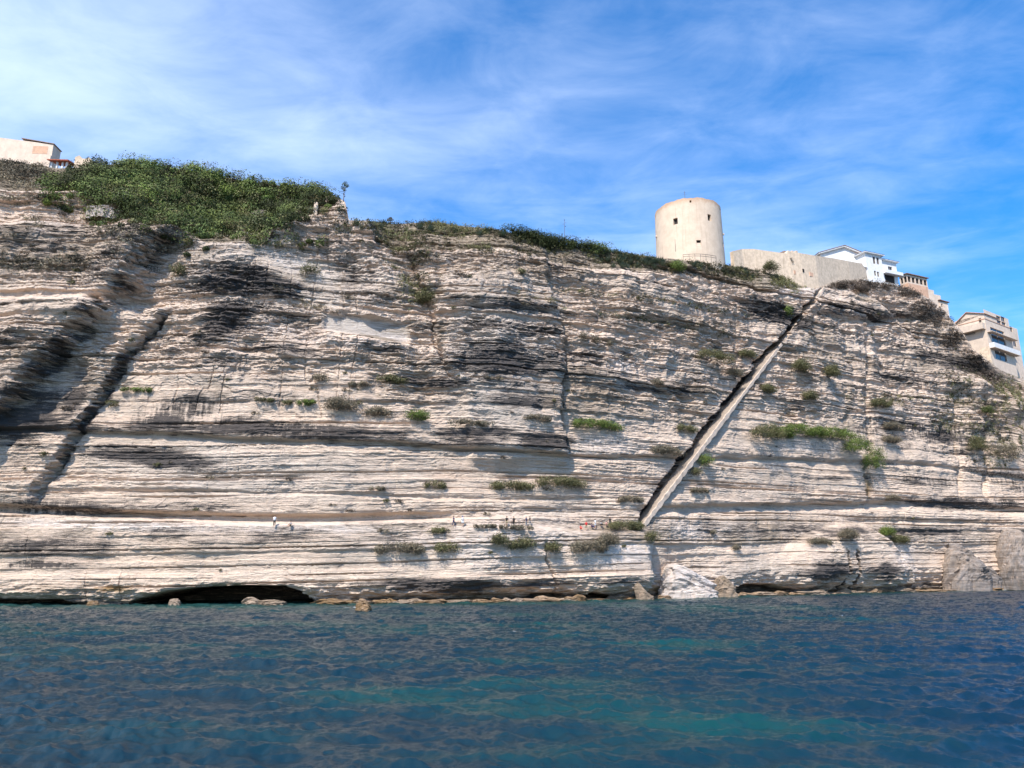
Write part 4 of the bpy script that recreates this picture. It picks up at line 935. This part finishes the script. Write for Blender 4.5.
hut = mk('hut_roof', *boxm(-1.1, 1.1, .6, 2.4, -.4, .55), M_roof); hut.location = RP(789, 252.5, -.8); hut.rotation_euler = (0, 0, RYW); tag(hut, 'small dark roofed hut peeping over the rampart top', 'hut')

# --- white villa
VY = rimP(864).y+6
v1 = Site(817.5, 262, VY, 6); vil = empty('white_villa', v1.o, v1.yaw); tag(vil, 'white villa with shallow dark tiled roofs behind the rampart', 'villa')
zb = -9
x864 = v1.x(864, 255); zpk_x = v1.x(843, 246); zl = v1.z(820, 256, v1.x(820, 256)); zpk = v1.z(843, 247.5, zpk_x); zr = v1.z(864, 256, x864)
x820 = v1.x(820.5, 256)
zr = zl = max(zl, zr)
def opn(site, px0, py0, px1, py1, x0, z0, y=0, *m):
    a = site.x(px0, py1, y); b = site.x(px1, py0, y); return (a-x0, site.z(px0, py1, a, y)-z0, b-x0, site.z(px1, py0, b, y)-z0, *m)
fo = [opn(v1, 851, 254.6, 854.2, 257.8, x820, zb), opn(v1, 859.2, 256.6, 862.4, 260, x820, zb), opn(v1, 861, 267, 869, 276, x820, zb)]
fo = [o for o in fo if o[2] < x864-x820-.05 and o[3] < zl-zb-.05]
volume(vil, x820, x864, 0, 10, zb, zl, M_white, fo, [(3, 5, 4, 6.2)], [])
mk('gable', [(x820, .0, zl), (x864, .0, zl), (zpk_x, .0, zpk), (x820, 10, zl), (x864, 10, zl), (zpk_x, 10, zpk)], [(0, 1, 2), (4, 3, 5)], M_white, vil)
ov = .9
for sgn, xe in ((-1, x820), (1, x864)):
    dx = xe-zpk_x; sl = (zl-zpk)/abs(dx)
    xo = xe+sgn*ov; zo = zl+sl*ov
    slab('eave', vil, [(zpk_x, -.8, zpk+.02), (xo, -.8, zo+.02), (xo, 10.8, zo+.02), (zpk_x, 10.8, zpk+.02)], .30, M_eave)
    slab('roof', vil, [(zpk_x, -.95, zpk+.34), (xo+sgn*.15, -.95, zo+.30), (xo+sgn*.15, 10.9, zo+.30), (zpk_x, 10.9, zpk+.34)], .16, M_roof)
# the annex steps down the slope
v1 = Site(866, 268, rimP(866).y+5, rimyaw(866, 900)-4); vil = empty('white_annex', v1.o, v1.yaw); tag(vil, 'white stepped house with balconies joined to the right of the gabled villa', 'house'); zb = -6
def hip(site_root, x0, x1, y0, y1, z, h, ov=.7):
    xa, xb, ya, yb = x0-ov, x1+ov, y0-ov, y1+ov; xm, ym = (x0+x1)/2, (y0+y1)/2
    v, f = boxm(xa, xb, ya, yb, z+.003, z+.28); mk('eave', v, f, M_eave, site_root)
    r_ = min(xb-xa, yb-ya)/2*.8
    mk('roof', [(xa-.1, ya-.1, z+.29), (xb+.1, ya-.1, z+.29), (xb+.1, yb+.1, z+.29), (xa-.1, yb+.1, z+.29), (xm-.3, ym, z+h), (xm+.3, ym, z+h)], [(0, 1, 5, 4), (1, 2, 5), (2, 3, 4, 5), (3, 0, 4), (3, 2, 1, 0)], M_roof, site_root)
ya = -1.0
xa, xb = v1.x(866, 262, ya), v1.x(882, 262, ya); z2 = v1.z(874, 254.5, (xa+xb)/2, ya)
fo = [opn(v1, 873.3, 257, 875, 263.5, xa, zb-2.5, ya), opn(v1, 877, 257.6, 878.7, 264, xa, zb-2.5, ya), opn(v1, 874.5, 271, 876, 275.5, xa, zb-2.5, ya), opn(v1, 877.5, 272, 879, 276.5, xa, zb-2.5, ya)]
volume(vil, xa, xb, ya, 4, zb-2.5, z2, M_white, fo)
hip(vil, xa, xb, ya, 4, z2, 1.3)
yc = -.4
xc, xd = xb+.01, v1.x(896.5, 268, yc); z3 = v1.z(889, 261.5, (xc+xd)/2, yc)
fo = [opn(v1, 888.6, 267, 892, 271.5, xc, zb-3.5, yc), opn(v1, 885.5, 276, 894.5, 282, xc, zb-3.5, yc, M_dark)]
fo = [o for o in fo if o[1] > 0]
volume(vil, xc, xd, yc, 8, zb-3.5, z3, M_white, fo)
hip(vil, xc, xd, yc, 8, z3, 1.0)
zz = v1.z(889, 273.5, (xc+xd)/2, yc-1.3); v, f = boxm(xc+.1, xd+.8, yc-1.4, yc-.003, zz-.15, zz+.9); mk('balcony', v, f, M_white, vil)
zz = v1.z(865, 266.5, v1.x(865, 266, -1.2), -1.2); v, f = boxm(xa-1.6, xa-.01, -1.3, .6, zz-.2, zz+.0); mk('balcony', v, f, M_white, vil)
# lower terrace wall of the villa
s2 = Site(866, 284, rimP(866).y+1.5, rimyaw(866, 900)); gw_ = empty('garden_wall', s2.o, s2.yaw); tag(gw_, 'beige retaining wall under the white villa', 'retaining wall')
xq = s2.x(902, 286); v, f = boxm(-1.2, xq, 0, 1.0, s2.z(866, 284)-6, s2.z(866, 280.5)); mk('wall', v, f, M_rampart, gw_)
mk('coping', *boxm(-1.3, xq+.1, -.12, 1.1, s2.z(866, 280.5)+.003, s2.z(866, 280.5)+.18), M_white, gw_)

# --- terracotta loggia house
LY = rimP(909).y+3
l1 = Site(909, 291, LY, rimyaw(905, 930)); lg = empty('loggia_house', l1.o, l1.yaw); tag(lg, 'low terracotta coloured house with dark loggia openings beyond the villa', 'house')
xr = l1.x(928, 288); zt1 = l1.z(909, 274.2); yl = l1.y(899, 276)
yl = abs(yl) if abs(yl) > 2 else 6
yl = min(yl, 9)
z0_ = l1.z(909, 293)-6
Wd = xr
cols = [(i*Wd/5+.25, l1.z(909, 281.5)-z0_, (i+1)*Wd/5-.2, l1.z(909, 276)-z0_, M_dark) for i in range(5)]
volume(lg, 0, xr, 0, yl, z0_, zt1, M_pink, cols, [(yl*.12, l1.z(909, 281.5)-z0_, yl*.42, l1.z(909, 275.8)-z0_, M_dark), (yl*.55, l1.z(909, 281.5)-z0_, yl*.9, l1.z(909, 275.8)-z0_, M_dark)], [])
mk('lower_band', *boxm(-.06, xr+.06, -.06, yl*.98, z0_, l1.z(909, 283)), M_terra, lg)
slab('roof', lg, [(-.5, -.5, zt1+.01), (xr+.5, -.5, zt1+.01), (xr+.5, yl+.5, zt1+.35), (-.5, yl+.5, zt1+.35)], .22, M_roof)
# terrace wall going down
k1 = Site(927, 300, rimP(927).y+3, rimyaw(925, 945)); tw_ = empty('terrace_wall', k1.o, k1.yaw); tag(tw_, 'pinkish stepped terrace wall running down from the loggia house', 'retaining wall')
xe = k1.x(942, 300); xm_ = k1.x(935, 300)
mk('wall', *boxm(-1.5, xm_, 0, 4, -9, k1.z(931, 289.5, xm_*.5)), M_pink, tw_); mk('wall', *boxm(xm_+.003, xe, .3, 4, -10, k1.z(938, 294.5, (xm_+xe)/2)), M_pink, tw_)
k2 = Site(942, 309, rimP(942).y+3, rimyaw(935, 955)); hh_ = empty('low_house', k2.o, k2.yaw); tag(hh_, 'tiny low house with a slanting roof at the end of the terrace wall', 'house')
xh = k2.x(948.5, 309); z_h = k2.z(942, 301.5)
volume(hh_, -.5, max(xh, 1.5), 0, 3.5, -9, z_h, M_pink, [(.4, z_h+9-1.8, 1.1, z_h+9-.7)])
slab('roof', hh_, [(-.9, -.5, z_h+.3), (max(xh, 1.5)+.4, -.5, z_h-.1), (max(xh, 1.5)+.4, 4, z_h-.0), (-.9, 4, z_h+.4)], .2, M_roof)

# --- tall pale house on the right
PY_ = rimP(989).y+2
h1 = Site(989, 345, PY_, 34); ph = empty('pale_house', h1.o, h1.yaw); tag(ph, 'tall pale pinkish house with balconies on the slope at the far right', 'house')
zbase = h1.z(998, 364)-8; ztop = h1.z(989, 314); xR = h1.x(1008, 318)
yL = h1.y(953, 312); yL = abs(yL); yL = min(max(yL, 7), 16)
def fop(px0, py0, px1, py1, *m): return opn(h1, px0, py0, px1, py1, 0, zbase, 0, *m)
Hw = ztop-zbase
fo = [fop(997.5, 317, 1000.2, 324), fop(1002, 317.6, 1004.6, 324.6), fop(992.5, 332, 1004, 342), fop(996, 350.5, 1005.5, 358.5), fop(1002.6, 328.5, 1004.6, 331)]
fo = [o for o in fo[:4]]
zrel = lambda py: h1.z(989, py)-zbase
volume(ph, 0, xR, 0, yL, zbase, ztop, M_pink, fo, [(yL*.80, zrel(322), yL*.88, zrel(317)), (yL*.25, zrel(331), yL*.62, zrel(323), M_frame)], [])
# left mono-pitch roofline, rising towards the middle
zz1, zz2 = ztop, ztop+1.7
mk('upper_wall', [(0, .003, ztop), (0, yL*.55, zz2+.2), (0, yL, zz1-1.2), (0, yL, ztop-1.5), (xR*.5, .003, ztop), (xR*.5, yL*.55, zz2+.2), (xR*.5, yL, zz1-1.2)], [(0, 1, 2, 3), (4, 5, 1, 0), (5, 6, 2, 1), (4, 6, 5)], M_pink, ph)
slab('roof', ph, [(-.45, -.3, ztop+.02), (xR*.55, -.3, ztop+.02), (xR*.55, yL*.55, zz2+.24), (-.45, yL*.55, zz2+.24)], .16, M_terra)
slab('roof', ph, [(-.45, yL*.55, zz2+.24), (xR*.55, yL*.55, zz2+.24), (xR*.55, yL+.3, zz1-1.2), (-.45, yL+.3, zz1-1.2)], .16, M_terra)
v, f = boxm(xR*.72, xR*.95, .8, 3, ztop+.003, ztop+.9); mk('chimney', v, f, M_pink, ph)
for py_, dz in ((331.5, 1.0), (347.5, 1.25)):
    z_ = zrel(py_)+zbase; v, f = boxm(.2, xR+.9, -1.5, -.003, z_-.2, z_); mk('balcony_floor', v, f, M_pink, ph)
z_ = zrel(347.5)+zbase
pl = mk('balcony_parapet', *join([boxm(.2, xR+.9, -1.5, -1.35, z_+.003, z_+1.5), boxm(.2, .35, -1.347, -.003, z_+.003, z_+1.5), boxm(xR+.75, xR+.9, -1.347, -.003, z_+.003, z_+1.5)]), M_white, ph)
# projecting bay on the left side, with a shaded recess under it
z_ = zrel(329)+zbase; mk('bay', *boxm(-1.8, -.003, yL*.02, yL*.72, z_+.0, zrel(326.5)+zbase+1.2), M_pink, ph)
mk('cornice', *boxm(-.12, xR+.12, -.12, yL*.9, zrel(318.5)+zbase-.12, zrel(318.5)+zbase+.06), M_terra, ph)
mk('buttress', [(-1.6, -.6, zbase), (.8, -.6, zbase), (.8, yL*.5, zbase), (-1.6, yL*.5, zbase), (-.0, .003, zrel(346)+zbase), (.4, .003, zrel(346)+zbase), (.4, yL*.3, zrel(346)+zbase), (-.0, yL*.3, zrel(346)+zbase)], [(0, 1, 5, 4), (1, 2, 6, 5), (2, 3, 7, 6), (3, 0, 4, 7), (4, 5, 6, 7)], M_rampart, ph)
# lower right wing
x2 = h1.x(1020, 345, 1.5)
zw = h1.z(1013, 325, xR+1, 1.5); volume(ph, xR+.01, x2, 1.5, yL*.8, zbase-3, zw, M_pink, [opn(h1, 1009.5, 327, 1012, 331, xR, zbase-3, 1.5), opn(h1, 1013.5, 340, 1016, 346, xR, zbase-3, 1.5)])
s3 = Site(975, 366, PY_-2.5, 30); fw = mk('foundation_wall', *boxm(-1, s3.x(1012, 372), 0, 1, -7, 1.2), M_rampart); fw.location = s3.o; fw.rotation_euler = (0, 0, s3.yaw); tag(fw, 'rough beige foundation wall under the tall pale house', 'retaining wall')

# --- buildings at the far left
AY = rimY(25)+10
a1 = Site(0, 160, AY, 3); of = empty('old_fort_building', a1.o, a1.yaw); tag(of, 'old pink plastered building behind the scrub at the far left end', 'building')
xA = a1.x(-60, 140); xB = a1.x(52.6, 150)
V_ = []; zt0 = a1.z(-60, 130, xA); zt1_ = a1.z(52, 144.5, xB); zb_ = a1.z(50, 176, xB)-8
mk('wall', [(xA, 0, zb_), (xB, 0, zb_), (xB, 0, zt1_), (xA, 0, zt0), (xA, 3, zb_), (xB, 3, zb_), (xB, 3, zt1_), (xA, 3, zt0)], [(0, 1, 2, 3), (1, 5, 6, 2), (5, 4, 7, 6), (4, 0, 3, 7), (3, 2, 6, 7)], M_pink, of)
slab('roof', of, [(a1.x(22, 138), -.2, a1.z(22, 138.8, a1.x(22, 138))), (xB+.2, -.2, zt1_+.02), (xB+.2, 3.1, zt1_+.02), (a1.x(22, 138), 3.1, a1.z(22, 138.8, a1.x(22, 138)))], .15, M_roof)
p0, p1 = a1.x(33, 148), a1.x(48, 148); mk('plaster_patch', *boxm(p0, p1, -.03, -.003, a1.z(40, 153.5, p0), a1.z(40, 146, p0)), M_terra, of)['label'] = 'orange patch of plaster'
xg = a1.x(43, 160, -2); xh2 = a1.x(50, 160, -2); mk('lower_wall', *boxm(xg, xh2, -2, -.004, zb_, a1.z(46, 155, xg, -2)), M_pink, of)
pv = Site(49.5, 170, rimY(58)+2.5, 0); pav = empty('pavilion', pv.o); tag(pav, 'small open shelter with a red tiled roof beside the old pink building', 'shelter')
xw = pv.x(67, 166); z0_ = -4; zt2 = pv.z(58, 161.5)
for x_ in (.15, xw*.36, xw*.68, xw-.25): mk('pillar', *boxm(x_-.16, x_+.16, .1, .42, z0_, zt2), M_white, pav)
mk('back_wall', *boxm(0, xw, 3, 3.2, z0_, zt2), M_rampart, pav); mk('low_wall', *boxm(0, xw, .05, .0+.5, z0_, z0_+1.2), M_white, pav)
slab('roof', pav, [(-.5, -.6, zt2+.02), (xw+.4, -.6, zt2-.1), (xw+.2, 3.6, zt2+.9), (-.3, 3.6, zt2+1.0)], .2, M_redroof)
rn = Site(74, 164, rimY(80)+2, 0); ru = mk('ruined_wall', *(lambda: (lambda V, F: (V, F))([(0, 0, -1.5), (0, 0, 1.3), (.8, 0, 1.7), (1.5, 0, 1.0), (2.2, 0, .9), (2.9, 0, 1.2), (3.5, 0, .7), (3.9, 0, -1.5), (0, .7, -1.5), (0, .7, 1.3), (.8, .7, 1.7), (1.5, .7, 1.0), (2.2, .7, .9), (2.9, .7, 1.2), (3.5, .7, .7), (3.9, .7, -1.5)], [(0, 7, 6, 5, 4, 3, 2, 1), (8, 9, 10, 11, 12, 13, 14, 15)]+[(i, i+1, i+9, i+8) for i in range(7)]))(), M_rampart)
ru.location = rn.o+Vector((0, 0, .3)); tag(ru, 'short broken pale wall rising from the scrub beside the red roofed shelter', 'wall')

# ------------------------------------------------------------------ boulders
M_b_white = rock_material('white_boulder_stone', False, (.64, .57, .53), (.50, .44, .40))
M_b_brown = rock_material('brown_boulder_stone', False, (.34, .26, .19), (.20, .15, .105))
M_b_ochre = rock_material('ochre_shore_stone', False, (.30, .19, .095), (.16, .10, .05))
M_b_grey = rock_material('grey_streaked_stone', False, (.30, .26, .235), (.13, .11, .095))
def boulder(px, pyb, wpx, hpx, mat, label, prof=None, depth=.8, off=1.0, seed=1, name='boulder', tilt=0):
    """pyb = row where it meets the water or shore; prof = outline heights along the width"""
    bx_, by_, nx_, ny_, _ = [float(v_) for v_ in base(np.array(float(px)))]
    Ys = by_; a, b = ray(px, pyb); Yw = -H/b
    Y_ = min(Yw, by_+off) if pyb > tab(px, SH)+.5 else by_-off
    p = at(px, pyb, Y_); m = dist_at(p)/F; w_, h_ = wpx*m, hpx*m
    N = 72; M_ = 40; r = np.random.default_rng(seed)
    th_ = np.linspace(0, 2*np.pi, N, endpoint=False); ph_ = np.linspace(0, np.pi/2*1.0, M_)
    T, P = np.meshgrid(th_, ph_); cx_, cy_, cz_ = np.cos(T)*np.abs(np.cos(P))**.62, np.sin(T)*np.abs(np.cos(P))**.62, np.sin(P)**.72
    nz = fbm(cx_*1.6+5+seed, cy_*1.6+cz_*2.2, seed*13, 4)-.5; n2_ = np.abs(fbm(cx_*3+9, cz_*4+cy_*2, seed*17, 6)-.5)
    s_ = 1+nz*.8-n2_*.6
    if prof is not None: hp = np.interp(cx_, np.linspace(-1, 1, len(prof)), prof)
    else: hp = 1
    X_ = cx_*s_*w_/2; Yv = cy_*s_*w_/2*depth; Zv = cz_*(1+nz*.3)*h_*hp
    Zv[0] = -1.2
    V_ = np.stack([X_+tilt*Zv, Yv, Zv], -1).reshape(-1, 3); q = []
    for j in range(M_-1):
        for i in range(N): q.append((j*N+i, j*N+(i+1) % N, (j+1)*N+(i+1) % N, (j+1)*N+i))
    o = mk(name, V_, np.array(q), mat, smooth=False); o.location = (p.x, p.y, max(p.z, -.2)); return tag(o, label, 'rock')
boulder(688, 597, 62, 32, M_b_white, 'big white fallen boulder with a sloping top at the water edge', [.7, 1.0, 1.0, .85, .68, .5, .4], .6, 2.2, 3)
boulder(724, 595, 26, 19, M_b_brown, 'rounded brown boulder leaning on the big white boulder', [.5, .9, 1, .8, .4], .7, 3.0, 4)
boulder(645, 600, 20, 20, M_b_brown, 'dark slanting slab below the clean cut wall', [1, .8, .55, .3, .15], .5, 2.2, 6)
boulder(965, 587, 46, 42, M_b_grey, 'large grey streaked boulder standing in the shallows', [.7, .92, 1, .98, .88, .75, .6], .75, 3, 7)
boulder(990, 585, 24, 22, M_b_grey, 'low dark boulder wedged behind the large grey streaked one', [.7, .9, .8, .6, .5], .7, 1.0, 8)
boulder(1017, 585, 34, 55, M_b_grey, 'tall streaked boulder cut by the edge of the view', [.75, .95, 1, .97, .9], .8, 3.5, 9)
boulder(363, 611.5, 17, 12, M_b_ochre, 'ochre rock alone in the sea with foam around it', [.6, 1, .9, .5], .8, 0, 10)
boulder(175, 605, 12, 6, M_b_brown, 'small square brown rock in front of the large sea cave', [.9, 1, 1, .8], .8, 3, 11)
boulder(93, 605, 12, 4, M_b_ochre, 'tiny ochre rock between the two sea caves', None, .8, 2, 12)
boulder(252, 605, 20, 8, M_b_brown, 'pale brown rock under the right part of the large sea cave', [.5, 1, .8, .5], .8, 3, 13)
boulder(272, 605, 28, 5, M_b_brown, 'flat rock lying beside the pale brown rock at the cave', None, .6, 2, 14)
rt = np.random.default_rng(21)
i = 0
for px_ in list(np.arange(325, 640, 17))+list(np.arange(660, 950, 15))+[1003, 985]:
    px_ = float(px_)+rt.uniform(-5, 5); w_ = rt.uniform(12, 44); h_ = rt.uniform(2.2, 6.5)
    if 680 < px_ < 735: h_ *= .5
    o = boulder(px_, tab(px_, SH)+.2, w_, h_, (M_b_ochre, M_b_ochre, M_b_brown)[i % 3], 'low ochre brown rock in the row along the waterline', [rt.uniform(.4, 1) for _ in range(6)], .6, rt.uniform(.3, 2.0), 30+i, 'shore_rock'); o['group'] = 'low rocks along the waterline'; i += 1
for (px_, y_, w_, h_) in ((104, 211, 30, 6.5), (262, 213, 22, 4.5), (470, 285, 0, 0)):
    if not w_: continue
    p = hit(px_, y_+3); m = dist_at(p)/F
    o = boulder(px_, 600, w_, h_, M_b_white, {104: 'white rock showing through the green scrub', 262: 'smaller white rock showing at the lower edge of the scrub'}[px_], [.6, .9, 1, .7], .8, 0, 50+px_, 'outcrop')
    k_ = m/(dist_at(o.location)/F); o.scale = (k_,)*3; o.location = p+Vector((0, -.6, -.3))

# ------------------------------------------------------------------ people on the walkway
def cloth(name, c): return NT(name).finish(c, .85, spec=.2)
M_skin = cloth('skin', (.50, .30, .21)); M_hair = cloth('hair', (.05, .035, .025))
CL = {'white': cloth('white_cloth', (.75, .75, .76)), 'red': cloth('red_cloth', (.55, .04, .04)), 'navy': cloth('navy_cloth', (.02, .03, .09)), 'black': cloth('black_cloth', (.02, .02, .02)), 'grey': cloth('grey_cloth', (.25, .25, .26)), 'blue': cloth('blue_cloth', (.10, .18, .42)), 'pink': cloth('pink_cloth', (.62, .28, .30)), 'khaki': cloth('khaki_cloth', (.30, .25, .16))}
def tapered(chain, n=10):
    """one closed surface along a chain of (x, y, z, rx, ry) rings"""
    V_, F_ = [], []
    for (x, y, z, rx, ry) in chain:
        for k in range(n): a = 2*math.pi*k/n; V_.append((x+rx*math.cos(a), y+ry*math.sin(a), z))
    for i in range(len(chain)-1):
        for k in range(n): F_.append((i*n+k, i*n+(k+1) % n, (i+1)*n+(k+1) % n, (i+1)*n+k))
    F_ += [tuple(range(n))[::-1], tuple(range((len(chain)-1)*n, len(chain)*n))]
    return V_, F_
def person(px, py, label, shirt, trousers, pose='stand', turn=0, hat=None):
    p = hit(px, py); nn = normal_at(px); loc = p+nn*.45
    root = empty('person', loc, math.atan2(nn.x, -nn.y)+R(turn)); tag(root, label, 'person', 'people on the walkway')
    # skinned body, one continuous surface
    if pose == 'sit':
        J = {'pelvis': (0, 0, .18), 'chest': (0, .05, .52), 'neck': (0, .03, .70), 'head': (0, 0, .84), 'top': (0, .01, .94)}
        hipz, knee, foot = .18, lambda s: (s*.13, -.38, .42), lambda s: (s*.13, -.62, .03)
        toe = lambda s: (s*.13, -.76, .03); elb = lambda s: (s*.26, -.08, .38); hand = lambda s: (s*.16, -.32, .44)
    else:
        b_ = .0
        J = {'pelvis': (0, 0, .90), 'chest': (0, 0, 1.26), 'neck': (0, 0, 1.43), 'head': (0, -.01, 1.56), 'top': (0, 0, 1.67)}
        st_ = .12 if pose == 'walk' else .02
        knee = lambda s: (s*.10, -s*st_-.02, .48); foot = lambda s: (s*.10, -s*st_*1.9+.02, .07); toe = lambda s: (s*.11, -s*st_*1.9-.14, .03)
        elb = lambda s: (s*.25, .03+s*st_*.6, 1.10); hand = (lambda s: (s*.24, -.12+s*st_, .86)) if pose != 'arms' else (lambda s: (s*.12, -.30, 1.28))
        hipz = .9
    vs_ = [J['pelvis'], J['chest'], J['neck'], J['head'], J['top']]; rad = [(.14, .11), (.155, .11), (.055, .055), (.085, .10), (.05, .06)]; ed = [(0, 1), (1, 2), (2, 3), (3, 4)]
    for s in (-1, 1):
        b = len(vs_); vs_ += [(s*.09, 0, hipz-.03 if pose != 'sit' else .16), knee(s), foot(s), toe(s)]; rad += [(.09, .09), (.06, .06), (.045, .045), (.035, .03)]; ed += [(0, b), (b, b+1), (b+1, b+2), (b+2, b+3)]
        b = len(vs_); c_ = J['chest']; h_ = hand(s); e_ = elb(s); fd = (Vector(h_)-Vector(e_)).normalized()*.09
        vs_ += [(s*.18, c_[1], c_[2]+.08), e_, h_, tuple(Vector(h_)+fd)]; rad += [(.055, .055), (.042, .042), (.03, .03), (.022, .03)]; ed += [(1, b), (b, b+1), (b+1, b+2), (b+2, b+3)]
    me = bpy.data.meshes.new('body'); me.from_pydata(vs_, ed, []); o = bpy.data.objects.new('body', me); col.objects.link(o)
    sk = o.modifiers.new('skin', 'SKIN'); sk.use_smooth_shade = True; me.skin_vertices.new() if not me.skin_vertices else None
    for i_, r_ in enumerate(rad): me.skin_vertices[0].data[i_].radius = r_
    me.skin_vertices[0].data[0].use_root = True
    ss = o.modifiers.new('sub', 'SUBSURF'); ss.levels = ss.render_levels = 1
    me.materials.append(M_skin); o.parent = root
    c_ = J['chest']; pz = J['pelvis']
    v, f = tapered([(pz[0], pz[1], pz[2]-.04, .165, .135), (c_[0], c_[1], (pz[2]+c_[2])/2, .165, .13), (c_[0], c_[1], c_[2]+.05, .20, .14), (c_[0], c_[1], c_[2]+.13, .15, .11), (c_[0], c_[1], c_[2]+.17, .07, .07)])
    for s in (-1, 1):
        a0 = Vector((s*.17, c_[1], c_[2]+.09)); a1 = a0.lerp(Vector(elb(s)), .7); v2, f2 = tube(a0, a1, .075, .065, 8); v, f = join([(v, f), (v2, f2)])
    mk('shirt', v, f, CL[shirt], root, True)
    parts = []
    for s in (-1, 1):
        h0 = Vector((s*.085, pz[1], pz[2]+.02)); parts += [tube(h0, Vector(knee(s)), .105, .075, 8)]
        if trousers in ('navy', 'black', 'grey'): parts += [tube(Vector(knee(s)), Vector(foot(s))+Vector((0, 0, .03)), .075, .06, 8)]
    v, f = join(parts); mk('trousers', v, f, CL[trousers], root, True)
    hd = Vector(J['head']); bh = []
    V_, F_ = tapered([(hd.x, hd.y+.035, hd.z-.04, .085, .08), (hd.x, hd.y+.03, hd.z+.03, .098, .10), (hd.x, hd.y+.015, hd.z+.09, .085, .095), (hd.x, hd.y+.01, hd.z+.135, .04, .05)])
    mk('hair', V_, F_, M_hair, root, True)
    if hat: v, f = join([tapered([(hd.x, hd.y, hd.z+.06, .17, .18), (hd.x, hd.y, hd.z+.075, .17, .18)]), tapered([(hd.x, hd.y, hd.z+.075, .10, .11), (hd.x, hd.y, hd.z+.17, .08, .09)])]); mk('hat', v, f, CL[hat], root)
    return root
PE = [(275, 526, 'person in a white top standing alone on the long terrace walk', 'white', 'black', 'stand', 20, None),
      (291, 527, 'person in a grey top crouching behind the lone person in white', 'grey', 'khaki', 'sit', -30, None),
      (453, 525.5, 'person in dark blue clothes walking at the left end of the plant hedge', 'navy', 'navy', 'walk', 60, None),
      (462, 525.5, 'person in a white shirt and blue hat beside the one in dark blue', 'white', 'white', 'arms', 10, 'blue'),
      (506, 526.5, 'person in brown shorts behind the middle of the plant hedge', 'black', 'khaki', 'stand', -40, None),
      (513, 526.5, 'person in all black next to the one in brown shorts', 'black', 'black', 'walk', -50, None),
      (525, 526.5, 'person in a dark blue shirt at the right end of the hedge', 'navy', 'grey', 'stand', 30, None),
      (529, 526, 'person with a black top close behind the dark blue shirt', 'black', 'grey', 'walk', 70, None),
      (580, 530, 'person in a bright red shirt, leftmost of the seated group', 'red', 'red', 'sit', 10, None),
      (585, 529.5, 'person in a red top standing over the seated red shirt', 'red', 'khaki', 'stand', -20, None),
      (591, 528, 'person in dark clothes between the red tops and the white shirt', 'navy', 'navy', 'sit', 15, None),
      (594.5, 528, 'person in a white shirt standing in the seated group', 'white', 'white', 'stand', 25, None),
      (600, 526.5, 'person in grey seated right of the white shirt', 'grey', 'black', 'sit', -15, None),
      (605, 526.5, 'person in a pink top seated near the stair foot', 'pink', 'khaki', 'sit', 40, None),
      (609, 525.5, 'person in black standing at the right end of the group', 'black', 'navy', 'stand', -35, None)]
for a_ in PE: person(*a_)
